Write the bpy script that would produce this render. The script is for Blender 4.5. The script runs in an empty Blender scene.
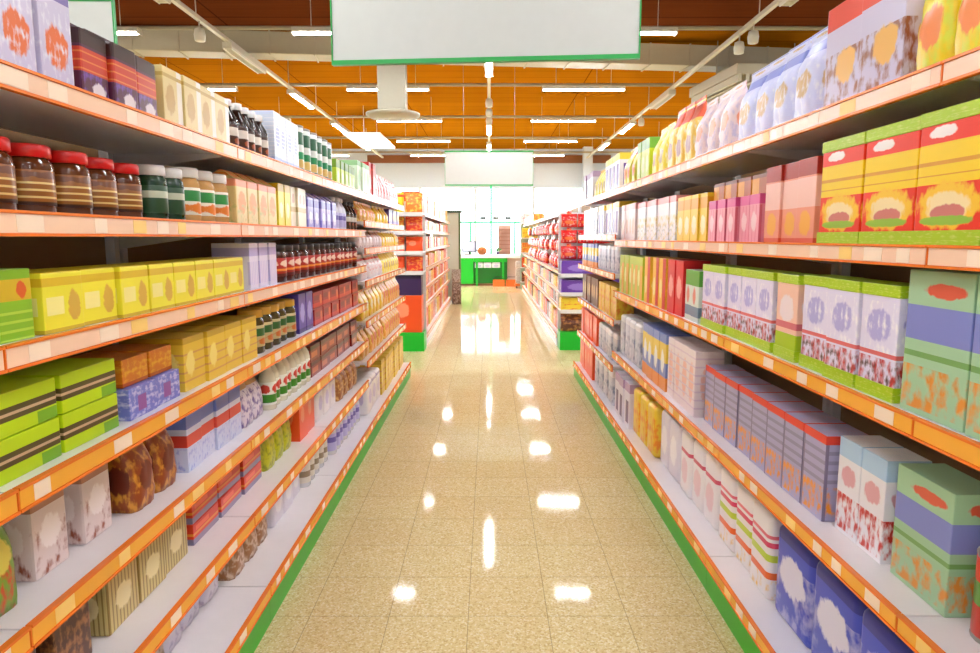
import bpy, bmesh, math, random
from mathutils import Vector, Matrix
random.seed(11)
scene = bpy.context.scene
col = scene.collection
PI = math.pi

# ------------------------------------------------------------------ camera
H = 1.5
F_PX = 681.0
PITCH = math.atan(89.0 / F_PX)
cam = bpy.data.objects.new('camera', bpy.data.cameras.new('camera'))
col.objects.link(cam)
cam.location = (0, 0, H)
cam.rotation_euler = (PI / 2 - PITCH, 0, math.radians(-0.08))
cam.data.sensor_width = 36.0
cam.data.lens = F_PX / 980 * 36
cam.data.clip_start = 0.02
cam.data.clip_end = 200
scene.camera = cam
CP, SP = math.cos(PITCH), math.sin(PITCH)

def proj(x, y, z):
    dep = y * CP + (H - z) * SP
    if dep < 0.05:
        return None
    return 490 + F_PX * x / dep, 326.5 + F_PX * ((H - z) * CP - y * SP) / dep

def in_frame(x0, x1, y0, y1, z0, z1, m=6):
    us, vs = [], []
    for x in (x0, x1):
        for y in (y0, y1):
            for z in (z0, z1):
                p = proj(x, y, z)
                if p is None:
                    return False
                us.append(p[0]); vs.append(p[1])
    return max(us) > -m and min(us) < 980 + m and max(vs) > -m and min(vs) < 653 + m

# ------------------------------------------------------------------ materials
def lin(c):
    out = []
    for v in c[:3]:
        v = v / 255.0
        out.append(v / 12.92 if v <= 0.04045 else ((v + 0.055) / 1.055) ** 2.4)
    return (*out, 1.0)

def new_mat(name, color=(200, 200, 200), rough=0.5, metal=0.0, spec=0.5):
    m = bpy.data.materials.new(name)
    m.use_nodes = True
    b = m.node_tree.nodes['Principled BSDF']
    b.inputs['Base Color'].default_value = lin(color)
    b.inputs['Roughness'].default_value = rough
    b.inputs['Metallic'].default_value = metal
    b.inputs['Specular IOR Level'].default_value = spec
    return m

def emit_mat(name, color, strength):
    m = bpy.data.materials.new(name)
    m.use_nodes = True
    nt = m.node_tree
    nt.nodes.clear()
    o = nt.nodes.new('ShaderNodeOutputMaterial')
    e = nt.nodes.new('ShaderNodeEmission')
    e.inputs['Color'].default_value = lin(color)
    e.inputs['Strength'].default_value = strength
    nt.links.new(e.outputs[0], o.inputs[0])
    return m

class NB:
    """small node-building helper"""
    def __init__(self, m):
        self.nt = m.node_tree
        self.bsdf = self.nt.nodes['Principled BSDF']
    def n(self, t, **kw):
        x = self.nt.nodes.new(t)
        for k, v in kw.items():
            setattr(x, k, v)
        return x
    def put(self, sock, v):
        if hasattr(v, 'is_linked') or hasattr(v, 'links'):
            self.nt.links.new(v, sock)
        else:
            sock.default_value = v
    def math(self, op, a, b=None, c=None):
        x = self.n('ShaderNodeMath', operation=op)
        self.put(x.inputs[0], a)
        if b is not None: self.put(x.inputs[1], b)
        if c is not None: self.put(x.inputs[2], c)
        return x.outputs[0]
    def mix(self, f, a, b):
        x = self.n('ShaderNodeMix', data_type='RGBA')
        self.put(x.inputs[0], f)
        self.put(x.inputs[6], a)
        self.put(x.inputs[7], b)
        return x.outputs[2]
    def between(self, v, a, b):
        return self.math('MULTIPLY', self.math('GREATER_THAN', v, a), self.math('LESS_THAN', v, b))

def pack(name, base, layers=(), rough=0.32, vary=0.06):
    """printed packaging: colour fields, stripes and pictures laid over the pack's own proportions"""
    m = new_mat(name, base, rough)
    k = NB(m)
    tc = k.n('ShaderNodeTexCoord')
    sep = k.n('ShaderNodeSeparateXYZ'); k.nt.links.new(tc.outputs['Generated'], sep.inputs[0])
    sn = k.n('ShaderNodeSeparateXYZ'); k.nt.links.new(tc.outputs['Normal'], sn.inputs[0])
    side = k.math('GREATER_THAN', k.math('ABSOLUTE', sn.outputs[0]), 0.7)
    mx = k.n('ShaderNodeMix', data_type='FLOAT')
    k.put(mx.inputs[0], side); k.put(mx.inputs[2], sep.outputs[0]); k.put(mx.inputs[3], sep.outputs[1])
    u, z = mx.outputs[0], sep.outputs[2]
    c = lin(base)
    for L in layers:
        t = L[0]
        if t == 'b':
            f = k.between(z, L[1], L[2]); cl = L[3]
        elif t == 'r':
            f = k.math('MULTIPLY', k.between(u, L[1], L[2]), k.between(z, L[3], L[4])); cl = L[5]
        elif t == 'e':
            du = k.math('DIVIDE', k.math('SUBTRACT', u, L[1]), L[3])
            dz = k.math('DIVIDE', k.math('SUBTRACT', z, L[2]), L[4])
            rr = k.math('ADD', k.math('MULTIPLY', du, du), k.math('MULTIPLY', dz, dz))
            nz = k.n('ShaderNodeTexNoise'); nz.inputs['Scale'].default_value = 9.0; nz.inputs['Detail'].default_value = 3.0
            k.nt.links.new(tc.outputs['Generated'], nz.inputs['Vector'])
            f = k.math('MULTIPLY_ADD', k.math('ADD', rr, k.math('MULTIPLY_ADD', nz.outputs['Fac'], 1.6, -0.8)), -3.0, 3.5); f.node.use_clamp = True; cl = L[5]
        elif t == 'n':
            nz = k.n('ShaderNodeTexNoise'); nz.inputs['Scale'].default_value = L[1] * 1.7; nz.inputs['Detail'].default_value = 4.0
            k.nt.links.new(tc.outputs['Generated'], nz.inputs['Vector'])
            sf = k.math('MULTIPLY_ADD', nz.outputs['Fac'], 6.0, 0.5 - 6.0 * L[2]); sf.node.use_clamp = True; f = k.math('MULTIPLY', sf, k.between(z, L[4], L[5])); cl = L[3]
        elif t == 's':
            f = k.math('MULTIPLY', k.math('LESS_THAN', k.math('FRACT', k.math('MULTIPLY', u, L[1])), L[2]), k.between(z, L[4], L[5])); cl = L[3]
        elif t == 'h':
            f = k.math('MULTIPLY', k.math('LESS_THAN', k.math('FRACT', k.math('MULTIPLY', z, L[1])), L[2]), k.between(z, L[4], L[5])); cl = L[3]
        c = k.mix(f, c, lin(cl))
    k.put(k.bsdf.inputs['Base Color'], c)
    return m

def plain(name, color, rough=0.45, metal=0.0):
    """paint, plastic or metal with a faint grain"""
    m = new_mat(name, color, rough, metal)
    k = NB(m)
    tc = k.n('ShaderNodeTexCoord')
    nz = k.n('ShaderNodeTexNoise'); nz.inputs['Scale'].default_value = 14.0; nz.inputs['Detail'].default_value = 3.0
    k.nt.links.new(tc.outputs['Object'], nz.inputs['Vector'])
    c = lin(color)
    d = tuple(v * 0.93 for v in c[:3]) + (1,)
    k.put(k.bsdf.inputs['Base Color'], k.mix(nz.outputs['Fac'], c, d))
    return m

# floor: polished beige terrazzo tiles, dark hairline joints
TILE = 0.3165
def floor_mat():
    m = new_mat('terrazzo_tile', (214, 188, 138), 0.1, 0, 0.08)
    k = NB(m)
    g = k.n('ShaderNodeNewGeometry')
    sp = k.n('ShaderNodeSeparateXYZ'); k.nt.links.new(g.outputs['Position'], sp.inputs[0])
    def joint(v, off):
        fr = k.math('FRACT', k.math('DIVIDE', k.math('ADD', v, off), TILE))
        d = k.math('ABSOLUTE', k.math('SUBTRACT', fr, 0.5))
        return k.math('GREATER_THAN', d, 0.5 - 0.0045)
    jx = joint(sp.outputs[0], 0.083 + TILE * 100)
    jy = joint(sp.outputs[1], -2.548 + TILE * 100)
    j = k.math('MAXIMUM', jx, jy)
    v1 = k.n('ShaderNodeTexVoronoi'); v1.inputs['Scale'].default_value = 150.0
    k.nt.links.new(g.outputs['Position'], v1.inputs['Vector'])
    sepc = k.n('ShaderNodeSeparateColor'); k.nt.links.new(v1.outputs['Color'], sepc.inputs[0])
    r = k.n('ShaderNodeValToRGB'); r.color_ramp.interpolation = 'CONSTANT'
    cols = [(0, (200, 176, 122)), (0.14, (215, 196, 144)), (0.45, (221, 204, 154)), (0.78, (230, 219, 182)), (0.94, (206, 181, 128))]
    while len(r.color_ramp.elements) < len(cols): r.color_ramp.elements.new(0.5)
    for e, (p, c) in zip(r.color_ramp.elements, cols):
        e.position = p; e.color = lin(c)
    k.nt.links.new(sepc.outputs[0], r.inputs[0])
    # tile to tile tone difference
    tx = k.math('FLOOR', k.math('DIVIDE', k.math('ADD', sp.outputs[0], 0.083 + TILE * 100), TILE))
    ty = k.math('FLOOR', k.math('DIVIDE', k.math('ADD', sp.outputs[1], -2.548 + TILE * 100), TILE))
    cb = k.n('ShaderNodeCombineXYZ'); k.put(cb.inputs[0], tx); k.put(cb.inputs[1], ty)
    wn = k.n('ShaderNodeTexWhiteNoise'); k.nt.links.new(cb.outputs[0], wn.inputs['Vector'])
    tone = k.math('MULTIPLY_ADD', wn.outputs['Value'], 0.16, 0.0)
    c = k.mix(tone, r.outputs[0], lin((196, 160, 104)))
    c = k.mix(k.math('MULTIPLY', j, 0.55), c, lin((120, 92, 56)))
    k.put(k.bsdf.inputs['Base Color'], c)
    nz = k.n('ShaderNodeTexNoise'); nz.inputs['Scale'].default_value = 3.0
    k.nt.links.new(g.outputs['Position'], nz.inputs['Vector'])
    k.put(k.bsdf.inputs['Roughness'], k.math('MULTIPLY_ADD', nz.outputs['Fac'], 0.05, 0.035))
    return m

def wood_mat(name, c1, c2, seam, board=0.6):
    m = new_mat(name, c1, 0.8, 0, 0.0)
    k = NB(m)
    g = k.n('ShaderNodeNewGeometry')
    sp = k.n('ShaderNodeSeparateXYZ'); k.nt.links.new(g.outputs['Position'], sp.inputs[0])
    mp = k.n('ShaderNodeMapping'); mp.inputs['Scale'].default_value = (0.35, 5.0, 1.0)
    k.nt.links.new(g.outputs['Position'], mp.inputs[0])
    nz = k.n('ShaderNodeTexNoise'); nz.inputs['Scale'].default_value = 2.0; nz.inputs['Detail'].default_value = 6.0
    k.nt.links.new(mp.outputs[0], nz.inputs['Vector'])
    c = k.mix(nz.outputs['Fac'], lin(c1), lin(c2))
    fl = k.math('FLOOR', k.math('DIVIDE', sp.outputs[1], board))
    wn = k.n('ShaderNodeTexWhiteNoise', noise_dimensions='1D'); k.put(wn.inputs['W'], fl)
    c = k.mix(k.math('MULTIPLY', wn.outputs['Value'], 0.35), c, lin(seam))
    fr = k.math('FRACT', k.math('DIVIDE', sp.outputs[1], board))
    c = k.mix(k.math('LESS_THAN', fr, 0.035), c, lin(seam))
    fx = k.math('FRACT', k.math('DIVIDE', sp.outputs[0], 2.4))
    c = k.mix(k.math('LESS_THAN', fx, 0.012), c, lin(seam))
    k.put(k.bsdf.inputs['Base Color'], c)
    return m

def glass_mat():
    m = bpy.data.materials.new('window_glass'); m.use_nodes = True
    nt = m.node_tree; nt.nodes.clear()
    o = nt.nodes.new('ShaderNodeOutputMaterial')
    mixs = nt.nodes.new('ShaderNodeMixShader')
    tr = nt.nodes.new('ShaderNodeBsdfTransparent')
    tr.inputs['Color'].default_value = (0.95, 0.98, 0.98, 1)
    gl = nt.nodes.new('ShaderNodeBsdfGlossy'); gl.inputs['Roughness'].default_value = 0.02
    fr = nt.nodes.new('ShaderNodeFresnel'); fr.inputs['IOR'].default_value = 1.3
    nt.links.new(fr.outputs[0], mixs.inputs[0]); nt.links.new(tr.outputs[0], mixs.inputs[1]); nt.links.new(gl.outputs[0], mixs.inputs[2])
    nt.links.new(mixs.outputs[0], o.inputs[0])
    return m

M = {}
M['white'] = plain('white_enamel', (236, 233, 232), 0.3)
M['deck'] = plain('shelf_enamel', (238, 233, 234), 0.28)
M['rail'] = plain('price_rail_orange', (246, 128, 44), 0.25)
M['railp'] = plain('price_rail_peach', (250, 196, 160), 0.25)
M['strip'] = plain('price_strip_amber', (255, 182, 62), 0.22)
M['stripp'] = plain('price_strip_peach', (255, 216, 184), 0.22)
M['ticket'] = plain('ticket_paper', (255, 232, 206), 0.35)
M['tickety'] = plain('ticket_yellow', (255, 214, 120), 0.35)
M['green'] = plain('kick_green', (52, 178, 40), 0.35)
M['backp'] = plain('back_board', (150, 118, 78), 0.6)
M['steel'] = plain('grey_steel', (150, 148, 142), 0.4, 0.3)
M['dark'] = plain('black_plastic', (34, 30, 30), 0.45)
M['signw'] = plain('sign_face', (190, 192, 186), 0.5)
M['signg'] = plain('sign_green', (20, 150, 62), 0.4)
M['duct'] = plain('duct_cream', (172, 162, 134), 0.5)
M['duct2'] = plain('duct_stone', (156, 148, 126), 0.5)
M['lampbody'] = plain('lamp_enamel', (206, 200, 180), 0.4)
M['wall'] = plain('wall_paint', (206, 216, 226), 0.7)
M['mull'] = plain('mullion_grey', (205, 212, 214), 0.5)
M['cgreen'] = plain('counter_green', (16, 190, 44), 0.35)
M['cgreen2'] = plain('counter_dark_green', (10, 128, 34), 0.4)
M['fgreen'] = plain('frame_green', (60, 190, 120), 0.4)
M['glass'] = glass_mat()
M['lit'] = emit_mat('lit_tube', (247, 250, 255), 62.0)
M['unlit'] = plain('unlit_louvre', (226, 222, 206), 0.3)

# ------------------------------------------------------------------ mesh building
class MB:
    def __init__(self):
        self.v, self.f, self.mi, self.sm = [], [], [], []
    def quad(self, pts, mi=0, smooth=False):
        b = len(self.v); self.v += [tuple(p) for p in pts]; self.f.append(tuple(range(b, b + len(pts)))); self.mi.append(mi); self.sm.append(smooth)
    def box(self, x0, x1, y0, y1, z0, z1, mi=0, bev=0.0):
        if bev <= 0:
            b = len(self.v)
            self.v += [(x, y, z) for z in (z0, z1) for y in (y0, y1) for x in (x0, x1)]
            for q in ((0, 2, 3, 1), (4, 5, 7, 6), (0, 1, 5, 4), (1, 3, 7, 5), (3, 2, 6, 7), (2, 0, 4, 6)):
                self.f.append(tuple(b + i for i in q)); self.mi.append(mi); self.sm.append(False)
            return
        bm = bmesh.new()
        bmesh.ops.create_cube(bm, size=1.0)
        for v in bm.verts:
            v.co = Vector((x0 + (v.co.x + .5) * (x1 - x0), y0 + (v.co.y + .5) * (y1 - y0), z0 + (v.co.z + .5) * (z1 - z0)))
        bmesh.ops.bevel(bm, geom=list(bm.edges), offset=bev, segments=2, affect='EDGES', profile=0.6)
        self.add_bm(bm, mi, False)
    def add_bm(self, bm, mi=0, smooth=False):
        b = len(self.v)
        bm.verts.ensure_lookup_table()
        self.v += [tuple(v.co) for v in bm.verts]
        for f in bm.faces:
            self.f.append(tuple(b + v.index for v in f.verts)); self.mi.append(mi); self.sm.append(smooth)
        bm.free()
    def lathe(self, prof, n=20, mi=0, cx=0, cy=0, smooth=True):
        b = len(self.v)
        for (r, z) in prof:
            for i in range(n):
                a = 2 * PI * i / n
                self.v.append((cx + r * math.cos(a), cy + r * math.sin(a), z))
        for j in range(len(prof) - 1):
            for i in range(n):
                i2 = (i + 1) % n
                self.f.append((b + j * n + i, b + j * n + i2, b + (j + 1) * n + i2, b + (j + 1) * n + i)); self.mi.append(mi)
                flat = abs(prof[j][1] - prof[j + 1][1]) < 1e-6
                self.sm.append(smooth and not flat)
        self.f.append(tuple(b + i for i in range(n))[::-1]); self.mi.append(mi); self.sm.append(False)
        t = b + (len(prof) - 1) * n
        self.f.append(tuple(t + i for i in range(n))); self.mi.append(mi); self.sm.append(False)
    def tube(self, a, b2, r, n=8, mi=0):
        a, b2 = Vector(a), Vector(b2)
        d = (b2 - a).normalized()
        up = Vector((0, 0, 1)) if abs(d.z) < 0.9 else Vector((1, 0, 0))
        s = d.cross(up).normalized(); t = s.cross(d)
        b = len(self.v)
        for p in (a, b2):
            for i in range(n):
                w = 2 * PI * i / n
                self.v.append(tuple(p + s * r * math.cos(w) + t * r * math.sin(w)))
        for i in range(n):
            i2 = (i + 1) % n
            self.f.append((b + i, b + i2, b + n + i2, b + n + i)); self.mi.append(mi); self.sm.append(True)
        self.f.append(tuple(b + i for i in range(n))[::-1]); self.mi.append(mi); self.sm.append(False)
        self.f.append(tuple(b + n + i for i in range(n))); self.mi.append(mi); self.sm.append(False)
    def mesh(self, name, mats):
        me = bpy.data.meshes.new(name)
        me.from_pydata(self.v, [], self.f)
        for m in (mats if isinstance(mats, (list, tuple)) else [mats]):
            me.materials.append(m)
        me.polygons.foreach_set('material_index', self.mi)
        me.polygons.foreach_set('use_smooth', self.sm)
        bm = bmesh.new(); bm.from_mesh(me)
        bmesh.ops.recalc_face_normals(bm, faces=bm.faces)
        bm.to_mesh(me); bm.free()
        me.update()
        return me

def link(name, me, parent=None, loc=(0, 0, 0), rz=0.0):
    o = bpy.data.objects.new(name, me)
    col.objects.link(o)
    o.location = loc
    o.rotation_euler = (0, 0, rz)
    if parent is not None:
        o.parent = parent
    return o

def tag(o, label, cat, group=None):
    o['label'] = label; o['category'] = cat
    if group: o['group'] = group
    return o

def struct(name, mb, mats):
    o = link(name, mb.mesh(name, mats)); o['kind'] = 'structure'
    return o

def empty(name, loc, rz=0.0):
    return link(name, None, None, loc, rz)

ONES = ['', 'first', 'second', 'third', 'fourth', 'fifth', 'sixth', 'seventh', 'eighth', 'ninth', 'tenth', 'eleventh', 'twelfth', 'thirteenth', 'fourteenth', 'fifteenth', 'sixteenth', 'seventeenth', 'eighteenth', 'nineteenth']
def ordinal(n):
    if n < 20: return ONES[n]
    tens = {2: 'twent', 3: 'thirt', 4: 'fort', 5: 'fift'}[n // 10]
    return tens + 'ieth' if n % 10 == 0 else tens + 'y-' + ONES[n % 10]

# ------------------------------------------------------------------ the hall
X0, X1, Y0, Y1, ZC = -13.0, 13.0, -7.0, 31.0, 5.4
mb = MB(); mb.box(X0, X1, Y0, Y1 + 6, -0.2, 0.0); struct('floor', mb, floor_mat())
SPLIT = 13.4
mb = MB(); mb.box(X0, X1, SPLIT, Y1, ZC, ZC + 0.2)
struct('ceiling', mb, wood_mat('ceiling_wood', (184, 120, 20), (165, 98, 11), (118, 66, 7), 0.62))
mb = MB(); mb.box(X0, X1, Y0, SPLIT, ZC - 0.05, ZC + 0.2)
struct('ceiling_near_shaded', mb, wood_mat('ceiling_wood_shaded', (122, 66, 34), (100, 50, 26), (70, 34, 18), 0.9))  # near ceiling: dimmer light there is put into a darker wood colour
mb = MB(); mb.box(X0 - 0.2, X0, Y0, Y1, 0, ZC + 0.2); struct('wall_left', mb, M['wall'])
mb = MB(); mb.box(X1, X1 + 0.2, Y0, Y1, 0, ZC + 0.2); struct('wall_right', mb, M['wall'])
mb = MB(); mb.box(X0, X1, Y0 - 0.2, Y0, 0, ZC + 0.2); struct('wall_back', mb, M['wall'])
WT = 3.75
mb = MB()
mb.box(X0, X1, Y1, Y1 + 0.25, WT, ZC + 0.2)
mb.box(X0, X1, Y1, Y1 + 0.25, 0, 0.12)
struct('wall_front', mb, M['wall'])
mb = MB(); mb.box(-5.4, 5.4, Y1 - 0.1, Y1 - 0.002, 4.78, 5.12)
struct('trim_1', mb, plain('brown_trim', (140, 84, 40), 0.5))
# window bays of the shop front
wx = [X0, -9.4, -6.2, -3.1, -0.62, 2.0, 4.8, 7.6, 10.4, X1]
for i in range(len(wx) - 1):
    a, b = wx[i], wx[i + 1]
    w = empty('window_%d' % (i + 1), ((a + b) / 2, Y1 + 0.1, 0.12)); w['kind'] = 'structure'
    f = MB(); hw = (b - a) / 2; hh = WT - 0.12
    f.box(-hw, -hw + 0.06, -0.05, 0.05, 0, hh); f.box(hw - 0.06, hw, -0.05, 0.05, 0, hh)
    f.box(-hw + 0.06, hw - 0.06, -0.05, 0.05, 0, 0.06); f.box(-hw + 0.06, hw - 0.06, -0.05, 0.05, hh - 0.06, hh)
    link('window_frame', f.mesh('window_frame', M['mull']), w)
    p = MB(); p.box(-hw + 0.06, hw - 0.06, -0.004, 0.004, 0.06, hh - 0.06)
    link('pane', p.mesh('pane', M['glass']), w)
mb = MB(); mb.box(4.1, 4.5, 30.2, 30.6, 0, ZC - 0.001); struct('column_1', mb, M['wall'])

# ------------------------------------------------------------------ ceiling services
ZL = 4.7
def luminaire(x, y, along_x, lit, label, group='ceiling tube luminaires', L=1.8, w=0.16):
    root = empty('pendant_tube_lamp', (x, y, ZL), 0 if along_x else PI / 2)
    tag(root, label, 'lamp', group)
    key = ('lum', L)
    if key not in CACHE:
        h = MB(); h.box(-L / 2, L / 2, -w / 2, w / 2, 0.0, 0.07, 0, 0.008)
        h.box(-L / 2, -L / 2 + 0.02, -w / 2, w / 2, -0.03, 0.0); h.box(L / 2 - 0.02, L / 2, -w / 2, w / 2, -0.03, 0.0)
        d = MB(); d.box(-L / 2 + 0.021, L / 2 - 0.021, -0.05, 0.05, -0.016, -0.001, 0, 0.004)
        u = MB()
        for i in range(19):
            xx = -L / 2 + 0.06 + i * (L - 0.12) / 18
            u.box(xx - 0.004, xx + 0.004, -w / 2 + 0.005, w / 2 - 0.005, -0.04, -0.001)
        u.box(-L / 2 + 0.021, L / 2 - 0.021, -w / 2 + 0.003, -w / 2 + 0.02, -0.045, -0.001); u.box(-L / 2 + 0.021, L / 2 - 0.021, w / 2 - 0.02, w / 2 - 0.003, -0.045, -0.001)
        c = MB(); c.tube((0, 0, 0.07), (0, 0, ZC - ZL - 0.055), 0.006, 6)
        CACHE[key] = (h.mesh('housing', M['lampbody']), d.mesh('diffuser', M['lit']), u.mesh('louvre', M['unlit']), c.mesh('suspension_wire', M['lampbody']))
    a, b, c, d = CACHE[key]
    link('housing', a, root)
    link('diffuser', b, root) if lit else link('louvre', c, root)
    if along_x:
        link('suspension_wire', d, root, (-L / 3, 0, 0)); link('suspension_wire', d, root, (L / 3, 0, 0))
    return root
CACHE = {}
rows = [-4.9, -0.9, 3.1, 7.15, 11.25, 15.4, 19.45, 23.5, 27.5]
RN = ['over the back of the shop', 'straight above the camera', 'over the aisle entrance', 'above the hanging banner', 'level with the banner edge', 'next beyond the cream duct', 'above the small sign', 'over the checkout', 'by the shop window']
cx = [(-6.4, 'outer column beyond the jar rack'), (-2.2, 'column over the jar rack'), (2.06, 'column over the carton rack'), (6.3, 'outer column beyond the carton rack')]
for j, y in enumerate(rows):
    for x, nm in cx:
        luminaire(x, y, True, True, 'lit crosswise tube lamp %s, %s' % (RN[j], nm))
trk = [(-4.42, 'track beyond the jar rack', (16.6, 20.7, 24.7), (8.9, 12.9, 4.6)), (0.0, 'middle track over the aisle', (13.2, 21.0, 25.0), ()), (4.08, 'track beyond the carton rack', (20.7, 24.7), (9.0, 16.6))]
for x, nm, lit, unlit in trk:
    seq = sorted([(y, True) for y in lit] + [(y, False) for y in unlit])
    for i, (y, on) in enumerate(seq):
        luminaire(x, y, False, on, '%s lengthwise lamp, %s along the %s' % ('lit white' if on else 'switched-off louvred', ordinal(i + 1), nm))
    r = MB(); r.box(-0.035, 0.035, 3.0, 29.0, 0, 0.06, 0)
    o = empty('hanging_light_track', (x, 0, ZL + 0.0725))
    link('track_profile', r.mesh('track_profile', M['lampbody']), o)
    for yy in (3.6, 6.0, 8.4, 10.8, 15.6, 18.0, 20.4, 22.8, 25.2, 27.6):
        r = MB(); r.tube((0, yy, 0.06), (0, yy, (ZC if yy > SPLIT else ZC - .05) - ZL - 0.0735), 0.008, 6); link('hanger_rod', r.mesh('hanger_rod', M['lampbody']), o)
    tag(o, 'slim cream lighting track running lengthwise, the %s' % nm, 'track')
# crosswise conduits
for j, y in enumerate(rows[3:]):
    r = MB(); r.tube((-9, 0, 0), (9, 0, 0), 0.035, 8)
    for i in range(4):
        xx = -7.3 + i * 4.85
        r.tube((xx, 0, 0.03), (xx, 0, ZC - ZL - 0.235), 0.006, 5)
    o = link('hanging_conduit_pipe', r.mesh('hanging_conduit_pipe', M['duct']), None, (0, y + 0.35, ZL + 0.135 + 0.04))
    tag(o, 'thin cream conduit pipe slung crosswise below the wooden ceiling, %s' % RN[3 + j], 'pipe')
# spot heads on the tracks
def spot(x, y, label):
    root = empty('track_spotlight', (x, y, ZL + 0.07)); tag(root, label, 'spotlight', 'track spotlights')
    b = MB(); b.tube((0, 0, 0), (0, 0, -0.1), 0.012, 8); link('stem', b.mesh('stem', M['lampbody']), root)
    h = MB(); h.lathe([(0.05, -0.3), (0.075, -0.29), (0.085, -0.2), (0.07, -0.12), (0.03, -0.1)], 16); link('lamp_head', h.mesh('lamp_head', M['lampbody']), root)
SP_ = [(4.08, 11.0, 'track beyond the carton rack'), (4.08, 11.6, 'track beyond the carton rack'), (4.08, 18.8, 'track beyond the carton rack'), (0.0, 16.2, 'middle track'), (0.0, 17.4, 'middle track'), (0.0, 18.6, 'middle track'), (-4.42, 10.9, 'track beyond the jar rack')]
cnt = {}
for x, y, nm in SP_:
    cnt[nm] = cnt.get(nm, 0) + 1
    spot(x, y, '%s cream spotlight head hanging from the %s' % (ordinal(cnt[nm]), nm))
# ribbed duct running across, slightly askew
duct = empty('hanging_ventilation_duct', (0, 13.9, 4.89), math.radians(6.2))
tag(duct, 'cream ribbed ventilation duct crossing under the wooden ceiling behind the banner', 'duct')
d = MB(); d.box(-11, 11, -0.25, 0.25, 0, 0.4, 0, 0.02); link('duct_body', d.mesh('duct_body', M['duct']), duct)
for i in range(27):
    d = MB(); xx = -10.6 + i * 0.81
    d.box(xx - 0.012, xx + 0.012, -0.27, 0.27, -0.02, 0.41); link('duct_flange', d.mesh('duct_flange', M['duct']), duct)
g = empty('hanging_air_diffuser', (-1.79, 13.1, 3.7)); tag(g, 'round cream air diffuser disc at the foot of a square drop duct', 'air diffuser')
d = MB(); d.box(-0.25, 0.25, -0.2, 0.2, 0.14, ZC - 3.7 - 0.06); link('drop_duct', d.mesh('drop_duct', M['duct2']), g)
d = MB(); d.lathe([(0.1, 0.0), (0.42, 0.01), (0.5, 0.05), (0.5, 0.09), (0.3, 0.139)], 32); link('disc', d.mesh('disc', M['duct2']), g)
g = empty('air_grille', (5.3, 14.1, 4.35), math.radians(6)); tag(g, 'cream slatted air grille hanging beyond the carton rack track', 'air grille')
d = MB(); d.box(-0.9, 0.9, -1.1, 1.1, 0.12, 0.3); link('plenum', d.mesh('plenum', M['duct']), g)
d = MB()
for i in range(12): d.box(-0.86 + i * 0.15, -0.79 + i * 0.15, -1.08, 1.08, 0.0, 0.12)
link('slat_grille', d.mesh('slat_grille', M['duct']), g)
d = MB()
for sx in (-0.8, 0.8): d.tube((sx, 0, 0.3), (sx, 0, ZC - 4.35 - 0.06), 0.01, 6)
link('hanger', d.mesh('hanger', M['duct']), g)
g = empty('skylight_panel', (-3.75, 22.2, 4.5)); tag(g, 'pale rectangular panel hung below ceiling above the far snack racks', 'panel')
d = MB(); d.box(-0.55, 0.55, -1.6, 1.6, 0, 0.07, 0, 0.01); link('panel_face', d.mesh('panel_face', M['white']), g)
d = MB()
for sy in (-1.2, 1.2): d.tube((0, sy, 0.07), (0, sy, ZC - 4.5), 0.01, 6)
link('hanger', d.mesh('hanger', M['white']), g)

def sign(x, y, z, rz, label, w=1.8, h=0.68, wire=None):
    root = empty('hanging_sign', (x, y, z), rz); tag(root, label, 'sign', 'blank aisle signs')
    p = MB(); p.box(-w / 2, w / 2, -0.012, 0.012, 0.014, h - 0.014); link('sign_panel', p.mesh('sign_panel', M['signw']), root)
    f = MB()
    f.box(-w / 2 - 0.008, w / 2 + 0.008, -0.02, 0.02, -0.012, 0.0135); f.box(-w / 2 - 0.008, w / 2 + 0.008, -0.02, 0.02, h - 0.0135, h + 0.012)
    f.box(-w / 2 - 0.008, -w / 2 - 0.0005, -0.02, 0.02, 0.0135, h - 0.0135); f.box(w / 2 + 0.0005, w / 2 + 0.008, -0.02, 0.02, 0.0135, h - 0.0135)
    link('green_frame', f.mesh('green_frame', M['signg']), root)
    for sx in (-0.52, 0.52):
        c = MB(); c.tube((sx, 0, h + 0.012), (sx, 0, (wire or ZC - 0.052) - z), 0.004, 6)
        link('suspension_wire', c.mesh('suspension_wire', M['steel']), root)
sign(-0.034, 4.18, 2.535, math.radians(-5), 'large blank white aisle sign with green bottom edge close overhead')
sign(0.0, 14.3, 2.57, 0, 'small-looking blank white aisle sign hung over the far checkout end')
sign(-3.68, 5.3, 2.56, 0, 'white green-edged sign peeking out above the top of the jar rack')
sign(3.68, 5.3, 2.56, 0, 'white green-edged sign peeking out above the top of the carton rack')

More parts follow.
